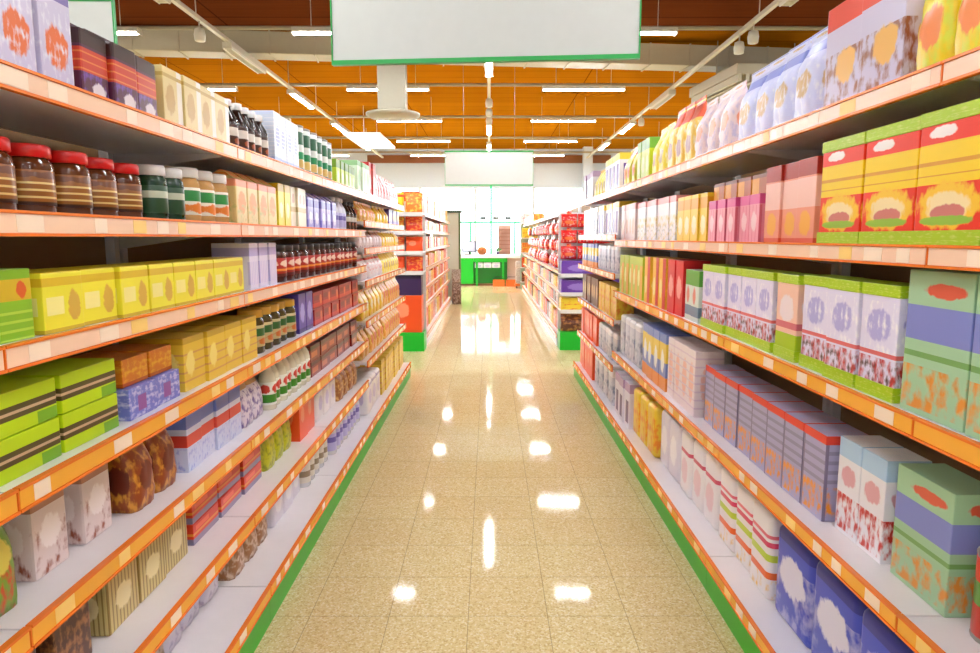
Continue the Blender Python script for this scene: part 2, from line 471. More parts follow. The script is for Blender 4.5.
# ------------------------------------------------------------------ racks
RAIL_H = 0.05
def bay(side, xf, xb, y0, y1, levels, base_x, name, label, rail='orange', tickets=True, kick_h=0.105, kick='green', base_c=0.135, back_h=None, rz=None):
    """one gondola bay: side -1 stands left of the aisle (front looks to +x), +1 right of it.  xf,xb: |x| of the shelf front and of the back board"""
    root = empty(name, (side * xf, y0, 0)); tag(root, label, 'shelving', 'gondola bays')
    s = side
    L = y1 - y0 - 0.002
    W = xb - xf
    def bx(m, a, b, ya, yb, za, zb, mi=0, bev=0):
        xa, xc = sorted((s * a, s * b)); m.box(xa, xc, ya, yb, za, zb, mi, bev)
    top = back_h or (levels[-1] + 0.16)
    m = MB(); bx(m, W, W + 0.02, 0, L, 0.0, top); link('back_panel', m.mesh('back_panel', M['backp']), root)
    m = MB(); bx(m, base_x - xf + 0.002, W - 0.001, 0, L, 0.0, kick_h); link('kick_plate', m.mesh('kick_plate', M[kick]), root)
    for yy in (0.012, L - 0.042):
        m = MB(); bx(m, W - 0.035, W - 0.001, yy, yy + 0.03, kick_h + 0.03, top); link('upright', m.mesh('upright', M['white']), root)
    for li, zc in enumerate([base_c] + list(levels)):
        f = base_x - xf if li == 0 else 0.0
        key = ('shelf', round(W - f, 3), round(L, 3), s, li == 0)
        if key not in CACHE:
            m = MB()
            bx(m, 0.006, W - f - 0.037, 0.002, L - 0.002, -0.02, 0.0, 0)
            if li:
                bx(m, 0.006, 0.02, 0.002, L - 0.002, -0.03, -0.02, 0)
            m2 = MB()
            # slanted rail with thin raised lips
            bx(m2, -0.004, 0.006, 0.001, L - 0.001, -RAIL_H + 0.008, 0.008, 0)
            bx(m2, -0.009, -0.004, 0.001, L - 0.001, -RAIL_H + 0.008, -RAIL_H + 0.014, 0); bx(m2, -0.009, -0.004, 0.001, L - 0.001, 0.002, 0.008, 0)
            m3 = MB(); bx(m3, -0.0055, -0.0041, 0.004, L - 0.004, -RAIL_H + 0.0145, 0.0015, 0)
            m4 = MB()
            pts = [(W - f - 0.037, -0.021), (0.06, -0.021), (0.06, -0.03), (W - f - 0.037, -0.085)]
            for dy in (0, 0.004):
                m4.v += [(s * a, dy, z) for a, z in pts]
            for q in ((0, 1, 2, 3), (7, 6, 5, 4), (0, 4, 5, 1), (1, 5, 6, 2), (2, 6, 7, 3), (3, 7, 4, 0)):
                m4.f.append(q); m4.mi.append(0); m4.sm.append(False)
            CACHE[key] = (m.mesh('shelf', M['deck']), m2.mesh('price_rail', M['rail']), m2.mesh('price_rail', M['railp']), m3.mesh('price_strip', M['strip']), m3.mesh('price_strip', M['stripp']), m4.mesh('bracket', M['white']))
        a, b, b2, c, c2, d = CACHE[key]
        sh = link('shelf', a, root, (s * f, 0, zc + 0.017))
        link('price_rail', b if rail == 'orange' else b2, sh)
        if li and tickets:
            link('bracket', d, sh, (0, 0.003, 0)); link('bracket', d, sh, (0, L - 0.007, 0))
        if tickets:
            link('price_strip', c2 if zc > 1.15 else c, sh)
            yy = 0.03 + random.random() * 0.05
            while yy < L - 0.1:
                w = random.choice((0.05, 0.065, 0.08))
                k2 = ('tick', w, s, random.random() < 0.35)
                if k2 not in CACHE:
                    m = MB(); bx(m, -0.0066, -0.0057, 0, w, -0.0335, -0.0005); CACHE[k2] = m.mesh('price_ticket', M['tickety' if k2[3] else 'ticket'])
                link('price_ticket', CACHE[k2], sh, (0, yy, 0))
                yy += w + random.choice((0.06, 0.12, 0.18, 0.24))
    return root

LV_L1 = [0.42, 0.72, 1.0, 1.275, 1.527, 1.80]
LV_L2 = [0.56, 0.86, 1.16, 1.40, 1.60, 1.80]
LV_R1 = [0.60, 1.073, 1.459, 1.845]
LV_R2 = [0.48, 0.84, 1.20, 1.50, 1.845]
LF, LB, LBASE = 0.905, 1.375, 0.855
RF, RB, RBASE = 0.965, 1.435, 0.928
BN = ['first', 'second', 'third', 'fourth']
for i in range(4):
    bay(-1, LF, LB, 1.25 * i, 1.25 * (i + 1), LV_L1, LBASE, 'shelving_bay', '%s seven-tier white shelving bay of the jar rack, counted from the camera' % BN[i])
    bay(1, RF, RB, 0.25 + 1.25 * i, 0.25 + 1.25 * (i + 1), LV_R1, RBASE, 'shelving_bay', '%s five-tier white shelving bay of the carton rack, counted from the camera' % BN[i])
for i in range(2):
    bay(-1, LF, LB, 5.0 + 1.15 * i, 5.0 + 1.15 * (i + 1), LV_L2, LBASE, 'shelving_bay', '%s offset-shelf bay at the far end of the jar rack' % BN[i])
    bay(1, RF, RB, 5.25 + 1.05 * i, 5.25 + 1.05 * (i + 1), LV_R2, RBASE, 'shelving_bay', '%s offset-shelf bay at the far end of the carton rack' % BN[i])
LV_F = [0.53, 0.78, 1.05, 1.32, 1.58, 1.82]
LV_FR = [0.53, 0.76, 1.02, 1.82]
FLF, FRF = 0.90, 0.97
for i in range(8):
    if i < 5: bay(-1, FLF, FLF + 0.45, 9.3 + 1.25 * i, 9.3 + 1.25 * (i + 1), LV_F, FLF - 0.03, 'shelving_bay', '%s pale-edged bay of the box-ended rack past the cross aisle' % ordinal(i + 1), 'peach', False, 0.1, 'white', 0.135)
    bay(1, FRF, FRF + 0.45, 9.4 + 1.25 * i, 9.4 + 1.25 * (i + 1), LV_FR, FRF - 0.03, 'shelving_bay', '%s pale-edged bay of the bag-hung rack past the cross aisle' % ordinal(i + 1), 'peach', False, 0.1, 'white', 0.135)

# ------------------------------------------------------------------ products: prototypes
def tint(c, k): return tuple(max(0, min(255, int(v * k))) for v in c)
def build_kind(kind, w, d, h, mats):
    """list of (part name, mesh); one entry = a thing that is one mesh"""
    key = ('prod', kind, w, d, h, tuple(m.name for m in mats))
    if key in CACHE: return CACHE[key]
    out = []
    if kind == 'carton':
        m = MB(); m.box(-w / 2, w / 2, -d / 2, d / 2, 0, h, 0, 0.0025)
        out.append(('body', m.mesh('carton', mats[0])))
    elif kind == 'flapcarton':
        m = MB(); m.box(-w / 2, w / 2, -d / 2, d / 2, 0, h - 0.004, 0, 0.0025)
        out.append(('box_body', m.mesh('box_body', mats[0])))
        m = MB(); m.box(-w / 2 + 0.004, w / 2 - 0.004, -d / 2 + 0.003, d / 2 * 0.55, h - 0.004, h - 0.0025, 0)
        out.append(('top_flap', m.mesh('top_flap', mats[1] if len(mats) > 1 else mats[0])))
    elif kind == 'trayed':
        m = MB(); m.box(-w / 2 + 0.003, w / 2 - 0.003, -d / 2 + 0.003, d / 2 - 0.003, 0.004, h, 0, 0.003)
        out.append(('box_body', m.mesh('box_body', mats[0])))
        m = MB(); t = 0.0025; th = h * 0.13
        m.box(-w / 2, w / 2, -d / 2, d / 2, 0, 0.0035)
        m.box(-w / 2, w / 2, -d / 2, -d / 2 + t, 0.0035, th); m.box(-w / 2, w / 2, d / 2 - t, d / 2, 0.0035, th)
        m.box(-w / 2, -w / 2 + t, -d / 2 + t, d / 2 - t, 0.0035, th); m.box(w / 2 - t, w / 2, -d / 2 + t, d / 2 - t, 0.0035, th)
        out.append(('tray', m.mesh('tray', mats[1])))
        m = MB(); z0 = h - h * 0.1
        m.box(-w / 2 + 0.0005, w / 2 - 0.0005, -d / 2 + 0.0005, d / 2 - 0.0005, z0, h + 0.002, 0, 0.002)
        out.append(('lid', m.mesh('lid', mats[1])))
    elif kind == 'jar':
        r = w / 2
        m = MB(); m.lathe([(r * .9, 0), (r, .006), (r, h * .7), (r * .96, h * .76), (r * .82, h * .81), (r * .82, h * .84)], 20)
        out.append(('jar_body', m.mesh('jar_body', mats[0])))
        m = MB(); m.lathe([(r * 1.004, h * .16), (r * 1.012, h * .165), (r * 1.012, h * .64), (r * 1.004, h * .645)], 20)
        out.append(('label_sleeve', m.mesh('label_sleeve', mats[1])))
        m = MB(); m.lathe([(r * .9, h * .82), (r * .94, h * .83), (r * .94, h * .975), (r * .88, h)], 20)
        out.append(('lid', m.mesh('lid', mats[2])))
    elif kind == 'bottle':
        r = w / 2
        m = MB(); m.lathe([(r * .9, 0), (r, .006), (r, h * .58), (r * .86, h * .68), (r * .42, h * .82), (r * .4, h * .88)], 18)
        out.append(('bottle_body', m.mesh('bottle_body', mats[0])))
        m = MB(); m.lathe([(r * 1.004, h * .1), (r * 1.015, h * .105), (r * 1.015, h * .53), (r * 1.004, h * .535)], 18)
        out.append(('label_sleeve', m.mesh('label_sleeve', mats[1])))
        m = MB(); m.lathe([(r * .5, h * .87), (r * .52, h * .88), (r * .5, h * .99), (r * .42, h)], 14)
        out.append(('cap', m.mesh('cap', mats[2])))
    elif kind == 'can':
        r = w / 2
        m = MB(); m.lathe([(r * .96, 0), (r, .003), (r, .008), (r * .975, .01), (r * .975, h - .01), (r, h - .008), (r, h - .002), (r * .94, h)], 20)
        out.append(('can_body', m.mesh('can_body', M['steel'])))
        m = MB(); m.lathe([(r * .98, .012), (r * .985, .0125), (r * .985, h - .0125), (r * .98, h - .012)], 20)
        out.append(('label_sleeve', m.mesh('label_sleeve', mats[0])))
    elif kind in ('bag', 'hangbag'):
        nx, nz = 8, 10
        m = MB(); hb = h * 0.91
        rr = random.Random(int(w * 1000) + int(h * 777))
        wob = [[rr.uniform(-1, 1) for _ in range(nx + 1)] for _ in range(nz + 1)]
        def pt(i, j, sgn):
            u = -1 + 2 * i / nx; v = j / nz
            if kind == 'hangbag':
                t = (1 - abs(u) ** 3.2) * math.sin(PI * min(1, max(0, v * 0.9 + 0.1))) ** 0.45
                if j == 0: t = 0.04
            else:
                t = (1 - 0.3 * abs(u) ** 6) * (min(1.0, max(0.04, (1 - v) / 0.34))) * (0.9 + 0.1 * math.sin(PI * min(1, v / 0.66)))
            t = max(t, 0.03)
            hw = w / 2 * (0.97 + 0.03 * math.cos(PI * 2 * v))
            return (u * hw, sgn * (d / 2) * t * (1 + 0.06 * wob[j][i]), v * hb)
        for sgn in (-1, 1):
            b = len(m.v)
            for j in range(nz + 1):
                for i in range(nx + 1):
                    m.v.append(pt(i, j, sgn))
            for j in range(nz):
                for i in range(nx):
                    q = (b + j * (nx + 1) + i, b + j * (nx + 1) + i + 1, b + (j + 1) * (nx + 1) + i + 1, b + (j + 1) * (nx + 1) + i)
                    m.f.append(q); m.mi.append(0); m.sm.append(True)
        n1 = (nx + 1) * (nz + 1)
        for j in range(nz):
            for i in (0, nx):
                m.f.append((j * (nx + 1) + i, (j + 1) * (nx + 1) + i, n1 + (j + 1) * (nx + 1) + i, n1 + j * (nx + 1) + i)); m.mi.append(0); m.sm.append(True)
        for i in range(nx):
            m.f.append((i, i + 1, n1 + i + 1, n1 + i)); m.mi.append(0); m.sm.append(False)
        out.append(('bag_body', m.mesh('bag_body', mats[0])))
        m = MB(); m.box(-w / 2, w / 2, -0.002, 0.002, hb - 0.001, h)
        if kind == 'hangbag':
            m.box(-0.03, 0.03, -0.0015, 0.0015, h, h + 0.035)
        out.append(('top_seal', m.mesh('top_seal', mats[1] if len(mats) > 1 else mats[0])))
    elif kind == 'brick':       # vacuum brick / gusseted pack with folded top
        m = MB(); hb = h * 0.84
        m.box(-w / 2, w / 2, -d / 2, d / 2, 0, hb, 0, 0.007)
        out.append(('pack_body', m.mesh('pack_body', mats[0])))
        m = MB(); b = 0
        m.v = [(-w / 2 + .006, -d / 2 + .006, hb), (w / 2 - .006, -d / 2 + .006, hb), (w / 2 - .006, d / 2 - .006, hb), (-w / 2 + .006, d / 2 - .006, hb),
               (-w / 2 + .012, -.006, h), (w / 2 - .012, -.006, h), (w / 2 - .012, .006, h), (-w / 2 + .012, .006, h)]
        for q in ((3, 2, 1, 0), (0, 1, 5, 4), (1, 2, 6, 5), (2, 3, 7, 6), (3, 0, 4, 7), (4, 5, 6, 7)):
            m.f.append(q); m.mi.append(0); m.sm.append(False)
        out.append(('folded_top', m.mesh('folded_top', mats[1] if len(mats) > 1 else mats[0])))
    elif kind == 'multipack':   # film-wrapped pack: soft rounded block with film seam
        bm = bmesh.new(); bmesh.ops.create_cube(bm, size=1.0)
        for v in bm.verts: v.co = Vector((v.co.x * w, v.co.y * d, (v.co.z + .5) * h))
        bmesh.ops.bevel(bm, geom=list(bm.edges), offset=min(w, d, h) * 0.14, segments=4, affect='EDGES', profile=0.5)
        m = MB(); m.add_bm(bm, 0, True)
        out.append(('wrapped_body', m.mesh('wrapped_body', mats[0])))
        m = MB(); m.box(-w * .36, w * .36, -.006, .006, h - 0.001, h + 0.003)
        out.append(('film_seam', m.mesh('film_seam', mats[1] if len(mats) > 1 else mats[0])))
    elif kind == 'tub':
        m = MB(); t = .004
        m.box(-w / 2, w / 2, -d / 2, d / 2, 0, t)
        m.box(-w / 2, w / 2, -d / 2, -d / 2 + t, t, h * .9); m.box(-w / 2, w / 2, d / 2 - t, d / 2, t, h * .9)
        m.box(-w / 2, -w / 2 + t, -d / 2 + t, d / 2 - t, t, h * .9); m.box(w / 2 - t, w / 2, -d / 2 + t, d / 2 - t, t, h * .9)
        out.append(('tray_box', m.mesh('tray_box', mats[0])))
        m = MB(); m.box(-w / 2 + .006, w / 2 - .006, -d / 2 + .006, d / 2 - .006, t + .002, h, 0, .01)
        out.append(('filling', m.mesh('filling', mats[1] if len(mats) > 1 else mats[0])))
    CACHE[key] = out
    return out

def mat_list(*names): return [P[n] for n in names]
COUNT = {}
NITEMS = [0]
def place(kind, name, cat, mats, dims, x, y, z, rz, label, group, lite=False):
    parts = build_kind(kind, *dims, mats)
    if len(parts) == 1:
        o = link(name, parts[0][1], None, (x, y, z), rz)
    else:
        o = empty(name, (x, y, z), rz)
        for pn, me in parts:
            link(pn, me, o)
    tag(o, label, cat, group)
    NITEMS[0] += 1
    return o

SH = {'jar': ['bottom', 'sixth', 'fifth', 'fourth', 'third', 'second', 'top'], 'carton': ['bottom', 'fourth', 'third', 'second', 'top'], 'jar2': ['bottom', 'sixth', 'fifth', 'fourth', 'third', 'second', 'top'], 'carton2': ['bottom', 'fifth', 'fourth', 'third', 'second', 'top']}
RACK = {'jar': ('shelf of the jar rack', -1, LF, [0.135] + LV_L1), 'carton': ('shelf of the carton rack', 1, RF, [0.135] + LV_R1), 'jar2': ('shelf, far bays of jar rack', -1, LF, [0.135] + LV_L2), 'carton2': ('shelf, far bays of carton rack', 1, RF, [0.135] + LV_R2),
        'farl': ('shelf of the box-ended rack', -1, FLF, [0.135] + LV_F), 'farr': ('shelf of the bag-hung rack', 1, FRF, [0.135] + LV_FR)}
SH['farl'] = SH['jar']; SH['farr'] = ['bottom', 'fourth', 'third', 'second', 'top']
def run(rack, lv, y0, y1, kind, dims, mats, name, cat, desc, back=0.04, stack=1, gap=0.006, jit=1.0, group=None, rows=1):
    rn, s, xf, zs = RACK[rack]
    w, d, h = dims
    z = zs[lv] + 0.0175
    mats = mat_list(*mats)
    if lv == 0 and rack[:3] != 'far':
        xf = LBASE if s < 0 else RBASE
    n = max(1, int((y1 - y0 + gap) / (w + gap)))
    sp = (y1 - y0 - n * w) / max(1, n) + w
    for i in range(n * rows):
        ro, i = divmod(i, n)
        y = y0 + sp * (i + 0.5)
        bk = back + random.uniform(0, 0.012) + ro * (d + 0.02)
        x = s * (xf + bk + d / 2)
        if not in_frame(x - d / 2, x + d / 2, y - w / 2, y + w / 2, z, z + h * stack): continue
        key = (desc, lv, rack, ro)
        COUNT[key] = COUNT.get(key, 0) + 1
        o_ = ordinal(COUNT[key])
        for q in range(stack):
            pre = '' if stack == 1 else ('lower ' if q == 0 else 'upper ')
            a = math.radians(random.uniform(-jit, jit)) if kind in ('jar', 'bottle', 'can') or sp - w > 0.006 else math.radians(random.uniform(-0.25, 0.25))
            lab = '%s %s%s from the front, %s%s %s' % (o_, pre, desc, 'rear row, ' if ro else '', SH[rack][lv], rn)
            place(kind, name, cat, mats, dims, x + s * random.uniform(0, .004) * q, y, z + q * (h + 0.0022), (PI / 2 if s < 0 else -PI / 2) + a, lab, group or (desc + ' row'))

P = {}
def pk(name, base, layers=(), rough=0.32): P[name] = pack(name, base, layers, rough)
# --- packaging designs (colours in 0-255)
LIME = (178, 214, 30); WHITE = (240, 238, 240); LAV = (206, 204, 236)
pk('lav_box', (206, 200, 226), [('b', .86, 1, (120, 104, 176)), ('e', .5, .42, .34, .2, (226, 108, 40)), ('n', 5, .6, (232, 232, 244), .1, .8)])
pk('plum_pack', (86, 34, 62), [('b', .78, 1, (60, 30, 26)), ('b', .42, .74, (206, 62, 34)), ('n', 4, .57, (122, 80, 176), 0, .42), ('e', .6, .2, .25, .12, (230, 220, 224)), ('h', 9, .2, (226, 130, 60), .42, .74)])
pk('plum_top', (70, 34, 40))
pk('cream_box', (226, 206, 136), [('r', .72, 1, 0, 1, (240, 236, 222)), ('e', .36, .5, .24, .24, (196, 160, 84)), ('b', 0, .08, (168, 124, 58)), ('b', .84, .9, (196, 164, 84))])
pk('dark_glass', (40, 20, 14), [], .12)
pk('umber_label', (74, 44, 30), [('b', .5, .86, (226, 218, 206)), ('e', .5, .3, .25, .14, (176, 90, 50))])
pk('cap_white', (236, 234, 232)); pk('cap_dark', (36, 28, 30)); pk('cap_red', (214, 22, 22)); pk('cap_green', (30, 110, 46)); pk('cap_gold', (214, 166, 60), (), .25); pk('cap_blue', (60, 60, 160))
pk('paleblue_box', (214, 226, 244), [('b', .0, .16, (170, 190, 232)), ('e', .5, .55, .26, .2, (150, 170, 220)), ('h', 14, .2, (236, 240, 250), .2, .9)])
pk('mint_tin', (228, 236, 230), [('b', .62, .9, (34, 96, 62)), ('b', .3, .46, (44, 150, 96)), ('b', 0, .1, (40, 80, 56)), ('e', .3, .2, .2, .1, (230, 200, 120))])
pk('lime_box', (196, 220, 60), [('b', .7, 1, (120, 160, 50)), ('e', .5, .4, .25, .2, (240, 240, 170))])
pk('palemint_box', (222, 238, 210), [('e', .5, .5, .3, .25, (170, 210, 150)), ('b', .85, 1, (150, 196, 140))])
pk('red_box', (226, 72, 56), [('e', .5, .45, .3, .22, (246, 200, 190)), ('b', .86, 1, (190, 30, 30))])
pk('pink_bag', (246, 196, 200), [('n', 4, .56, (236, 110, 110), 0, 1), ('e', .5, .5, .26, .18, (250, 240, 236))])
pk('pale_bag', (238, 232, 234), [('n', 4, .6, (226, 120, 110), .2, .8), ('b', .84, .93, (220, 60, 60))])
pk('cocoa_glass', (92, 46, 16), [], .15)
pk('cocoa_label', (150, 92, 34), [('h', 5, .3, (228, 200, 130), .15, .75), ('b', 0, .1, (60, 28, 14)), ('e', .5, .86, .5, .1, (110, 60, 24))])
pk('black_label', (58, 36, 26), [('h', 3, .36, (206, 196, 180), .1, .9)])
pk('bottle_green', (26, 58, 34), [], .12)
pk('deepgreen_label', (40, 76, 46), [('b', .55, .8, (190, 196, 170))])
pk('jar_clear', (196, 150, 90), [], .1)
pk('spread_label', (238, 232, 214), [('b', .5, .9, (34, 132, 54)), ('e', .5, .25, .36, .2, (230, 130, 50))])
pk('beige_pouch', (232, 206, 136), [('e', .5, .5, .32, .24, (238, 150, 70)), ('n', 5, .58, (196, 190, 110), 0, .5), ('b', .84, 1, (240, 150, 110))])
pk('yellow_box', (240, 218, 30), [('b', .82, 1, (216, 180, 24)), ('e', .5, .4, .25, .18, (250, 240, 160))])
pk('ivory_box', (240, 232, 204), [('b', .4, .52, (206, 186, 130)), ('e', .5, .72, .28, .12, (210, 170, 150))])
pk('violet_pack', (168, 160, 220), [('b', .7, .92, (116, 104, 190)), ('e', .5, .35, .28, .2, (236, 234, 248)), ('s', 4, .3, (132, 120, 204), 0, .3)])
pk('milk_bottle', (226, 226, 240), [], .25); pk('lilac_label', (190, 184, 226), [('b', .5, .8, (110, 96, 176))])
pk('orange_pouch', (236, 168, 66), [('n', 4, .55, (250, 224, 130), 0, 1), ('e', .5, .5, .3, .2, (222, 100, 40))])
pk('yellow_pouch', (246, 214, 62), [('n', 4, .58, (236, 150, 40), 0, 1), ('e', .5, .45, .3, .2, (250, 244, 210))])
pk('purple_pack', (126, 96, 178), [('e', .5, .5, .3, .25, (246, 216, 60)), ('b', .84, 1, (90, 60, 150))])
pk('greenyellow_box', (136, 190, 40), [('b', .56, .86, (214, 180, 40)), ('h', 8, .3, (180, 214, 70), 0, .5), ('e', .7, .7, .15, .12, (220, 96, 40))])
pk('tea_box', (240, 232, 60), [('b', .78, .92, (222, 190, 40)), ('r', .08, .5, .3, .6, (248, 240, 150)), ('b', 0, .07, (206, 176, 40)), ('e', .76, .42, .16, .26, (214, 176, 70))])
pk('lilac_box', (224, 218, 238), [('b', .72, .9, (180, 170, 220)), ('s', 5, .3, (196, 188, 228), .1, .6)])
pk('coffee_glass', (70, 22, 12), [], .14)
pk('coffee_label', (170, 30, 22), [('b', .3, .42, (236, 150, 60)), ('e', .5, .7, .32, .18, (236, 206, 180)), ('b', 0, .16, (90, 20, 14))])
pk('limebar_box', (190, 222, 20), [('b', .34, .66, (84, 72, 36)), ('b', .46, .53, (206, 176, 140)), ('r', .7, 1, 0, .3, (120, 180, 40))])
pk('bluebar_box', (116, 124, 206), [('n', 4, .55, (206, 206, 236), 0, 1), ('r', .3, .6, .2, .7, (150, 90, 160))])
pk('amber_box', (206, 116, 26), [('n', 3, .55, (224, 168, 44), 0, 1), ('b', 0, .15, (176, 80, 20))])
pk('gold_box', (232, 196, 62), [('h', 6, .22, (214, 160, 90), .1, .8), ('e', .3, .5, .2, .24, (246, 226, 130)), ('b', .88, 1, (200, 160, 40))])
pk('olive_label', (196, 180, 130), [('b', .5, .86, (46, 96, 44)), ('e', .5, .25, .3, .16, (200, 110, 40))]); pk('olive_glass', (72, 60, 24), [], .12)
pk('indigo_box', (92, 74, 170), [('e', .5, .5, .3, .25, (170, 160, 226)), ('b', 0, .12, (60, 40, 120))])
pk('crimson_box', (164, 22, 28), [('b', .1, .34, (206, 50, 34)), ('r', .1, .6, .5, .8, (130, 14, 22)), ('e', .8, .5, .12, .3, (226, 120, 60))])
pk('herb_pouch', (120, 166, 50), [('n', 4, .54, (206, 80, 34), 0, .6), ('e', .5, .6, .3, .2, (226, 210, 90))])
pk('flour_bag', (226, 208, 204), [('n', 3, .6, (150, 74, 46), 0, .6), ('b', .82, 1, (176, 120, 90)), ('e', .5, .5, .3, .2, (246, 236, 234))])
pk('nut_bag', (150, 70, 28), [('n', 4, .55, (216, 150, 50), 0, 1), ('e', .5, .45, .3, .2, (110, 40, 20)), ('b', .84, 1, (200, 130, 40))])
pk('tricolour_box', (206, 212, 238), [('b', .42, .62, (214, 70, 56)), ('b', .72, 1, (116, 132, 210)), ('n', 5, .6, (150, 160, 220), 0, .4)])
pk('mauve_pouch', (226, 216, 226), [('n', 4, .55, (120, 100, 160), 0, .8), ('b', .82, 1, (206, 160, 90))])
pk('sauce_glass', (226, 222, 196), [], .15); pk('sauce_label', (236, 238, 226), [('b', .1, .46, (60, 140, 40)), ('e', .5, .7, .3, .2, (206, 60, 40))])
pk('brick_box', (140, 40, 26), [('b', .7, .95, (90, 34, 20)), ('r', .1, .7, .2, .56, (206, 110, 60))])
pk('dark_bag', (88, 52, 34), [('n', 4, .55, (176, 120, 70), 0, 1), ('b', .84, 1, (60, 30, 20))])
pk('pasta_bag', (206, 186, 120), [('s', 9, .35, (150, 124, 66), 0, .8), ('b', .84, 1, (214, 90, 60)), ('e', .5, .4, .26, .18, (236, 222, 170))])
pk('orangered_box', (226, 62, 28), [('b', 0, .3, (140, 130, 160)), ('b', .44, .56, (240, 150, 50)), ('r', .1, .6, .62, .84, (246, 110, 70))])
pk('chartreuse_pouch', (206, 210, 40), [('n', 4, .56, (150, 160, 30), 0, 1), ('b', .82, 1, (170, 150, 30))])
pk('white_pack', (238, 234, 238), [('e', .5, .5, .3, .22, (206, 196, 226)), ('b', .84, .92, (180, 170, 206))])
pk('brown_pack', (150, 88, 44), [('n', 4, .56, (222, 180, 110), 0, 1), ('b', .8, 1, (96, 48, 22))])
pk('lavpale_bag', (222, 216, 232), [('n', 3.5, .6, (176, 166, 196), 0, .8), ('b', .84, 1, (190, 180, 214))])
pk('hazel_bag', (166, 116, 72), [('n', 4, .55, (222, 196, 170), 0, 1), ('b', .84, 1, (120, 76, 44))])
pk('ash_bag', (190, 170, 158), [('n', 5, .55, (140, 104, 88), 0, 1), ('b', .84, 1, (226, 214, 210))])
pk('clear_bottle', (224, 224, 226), [], .15); pk('oat_label', (230, 222, 206), [('b', .3, .6, (150, 130, 100))])
# carton rack
pk('sun_bag', (242, 214, 24), [('n', 3, .58, (222, 226, 60), 0, 1), ('e', .5, .4, .3, .18, (236, 130, 30)), ('b', .86, 1, (226, 80, 20))])
pk('tomato_bag', (230, 70, 24), [('n', 4, .56, (246, 180, 40), 0, 1), ('b', .3, .5, (246, 206, 60))])
pk('muesli_box', (206, 198, 222), [('b', .78, 1, (228, 66, 30)), ('n', 4, .54, (150, 90, 60), .05, .55), ('e', .6, .4, .26, .16, (236, 180, 80)), ('b', 0, .06, (226, 90, 40))])
pk('icelav_bag', (212, 216, 248), [('b', .8, .95, (140, 150, 220)), ('e', .5, .45, .28, .16, (206, 170, 120)), ('n', 4, .62, (236, 238, 252), 0, .8)])
pk('blush_bag', (238, 214, 214), [('n', 4, .57, (206, 190, 214), 0, 1), ('e', .5, .5, .26, .16, (236, 150, 110))])
pk('peach_bag', (246, 206, 90), [('b', .76, 1, (230, 90, 50)), ('n', 4, .57, (250, 232, 190), 0, .7), ('e', .5, .35, .25, .15, (170, 130, 130))])
pk('lemon_bag', (246, 226, 76), [('n', 4, .58, (250, 244, 190), 0, 1), ('e', .5, .4, .26, .16, (190, 160, 110))])
pk('limetall_box', (206, 222, 40), [('b', .74, 1, (120, 180, 60)), ('e', .5, .4, .25, .2, (236, 240, 150))])
pk('violetwhite_box', (238, 236, 244), [('r', .25, .75, .08, .72, (104, 70, 160)), ('b', .82, 1, (246, 214, 60))])
pk('noodle_box', (240, 48, 14), [('b', .46, .76, (250, 212, 20)), ('h', 10, .3, (226, 156, 30), .52, .7), ('e', .5, .3, .46, .17, (250, 200, 40)), ('e', .5, .29, .32, .12, (250, 226, 170)), ('e', .5, .25, .26, .06, (206, 120, 110)), ('e', .5, .19, .4, .035, (150, 196, 60)), ('e', .36, .84, .2, .045, (250, 240, 236))])
pk('limecard', (172, 208, 26), [('n', 5, .6, (206, 222, 110), 0, 1)])
pk('soup_box', (238, 150, 120), [('b', .8, 1, (170, 40, 28)), ('b', .44, .78, (246, 196, 180)), ('b', 0, .08, (226, 90, 60)), ('e', .5, .26, .3, .15, (244, 176, 60))])
pk('pink_box', (240, 150, 168), [('b', .8, 1, (226, 84, 150)), ('s', 3, .2, (226, 110, 130), 0, .78), ('e', .5, .45, .26, .2, (250, 206, 210))])
pk('rust_box', (176, 82, 26), [('r', 0, .5, 0, 1, (226, 150, 30)), ('b', .8, 1, (130, 60, 26))])
pk('corn_box', (244, 204, 50), [('b', .7, .92, (236, 170, 30)), ('e', .5, .36, .3, .2, (250, 236, 190))])
pk('mosaic_box', (242, 238, 240), [('n', 4, .57, (230, 206, 130), 0, .6), ('n', 6, .63, (120, 140, 120), 0, .4), ('b', .86, 1, (240, 160, 160))])
pk('rosewhite_box', (246, 222, 222), [('b', .84, 1, (240, 180, 176)), ('e', .5, .4, .28, .22, (236, 190, 170))])
pk('palegreen_box', (164, 204, 164), [('b', .52, .76, (130, 140, 206)), ('h', 10, .4, (120, 170, 96), .34, .5), ('n', 4, .52, (226, 150, 60), .04, .34), ('e', .6, .87, .3, .05, (222, 96, 70))])
pk('granola_box', (226, 222, 244), [('n', 4, .52, (196, 50, 40), .02, .34), ('n', 6, .58, (84, 50, 44), .02, .3), ('e', .5, .64, .34, .14, (180, 176, 226)), ('n', 5, .6, (246, 244, 250), .4, .85), ('b', .36, .4, (226, 110, 110))])
pk('apricot_box', (246, 200, 176), [('b', .02, .3, (170, 206, 40)), ('e', .5, .6, .34, .16, (240, 224, 226)), ('b', .36, .44, (214, 110, 120))])
pk('cherry_box', (222, 40, 44), [('e', .5, .5, .3, .2, (246, 170, 160))])
pk('leaf_box', (214, 226, 214), [('b', .7, 1, (96, 176, 60)), ('b', .1, .3, (110, 140, 160)), ('e', .4, .5, .2, .16, (230, 130, 110))])
pk('redyellow_box', (246, 196, 60), [('r', .55, 1, 0, 1, (220, 50, 50)), ('e', .3, .4, .2, .2, (250, 236, 150))])
pk('kiwi_box', (190, 212, 60), [('r', .5, 1, 0, .8, (238, 180, 60)), ('e', .3, .5, .2, .2, (240, 240, 170))])
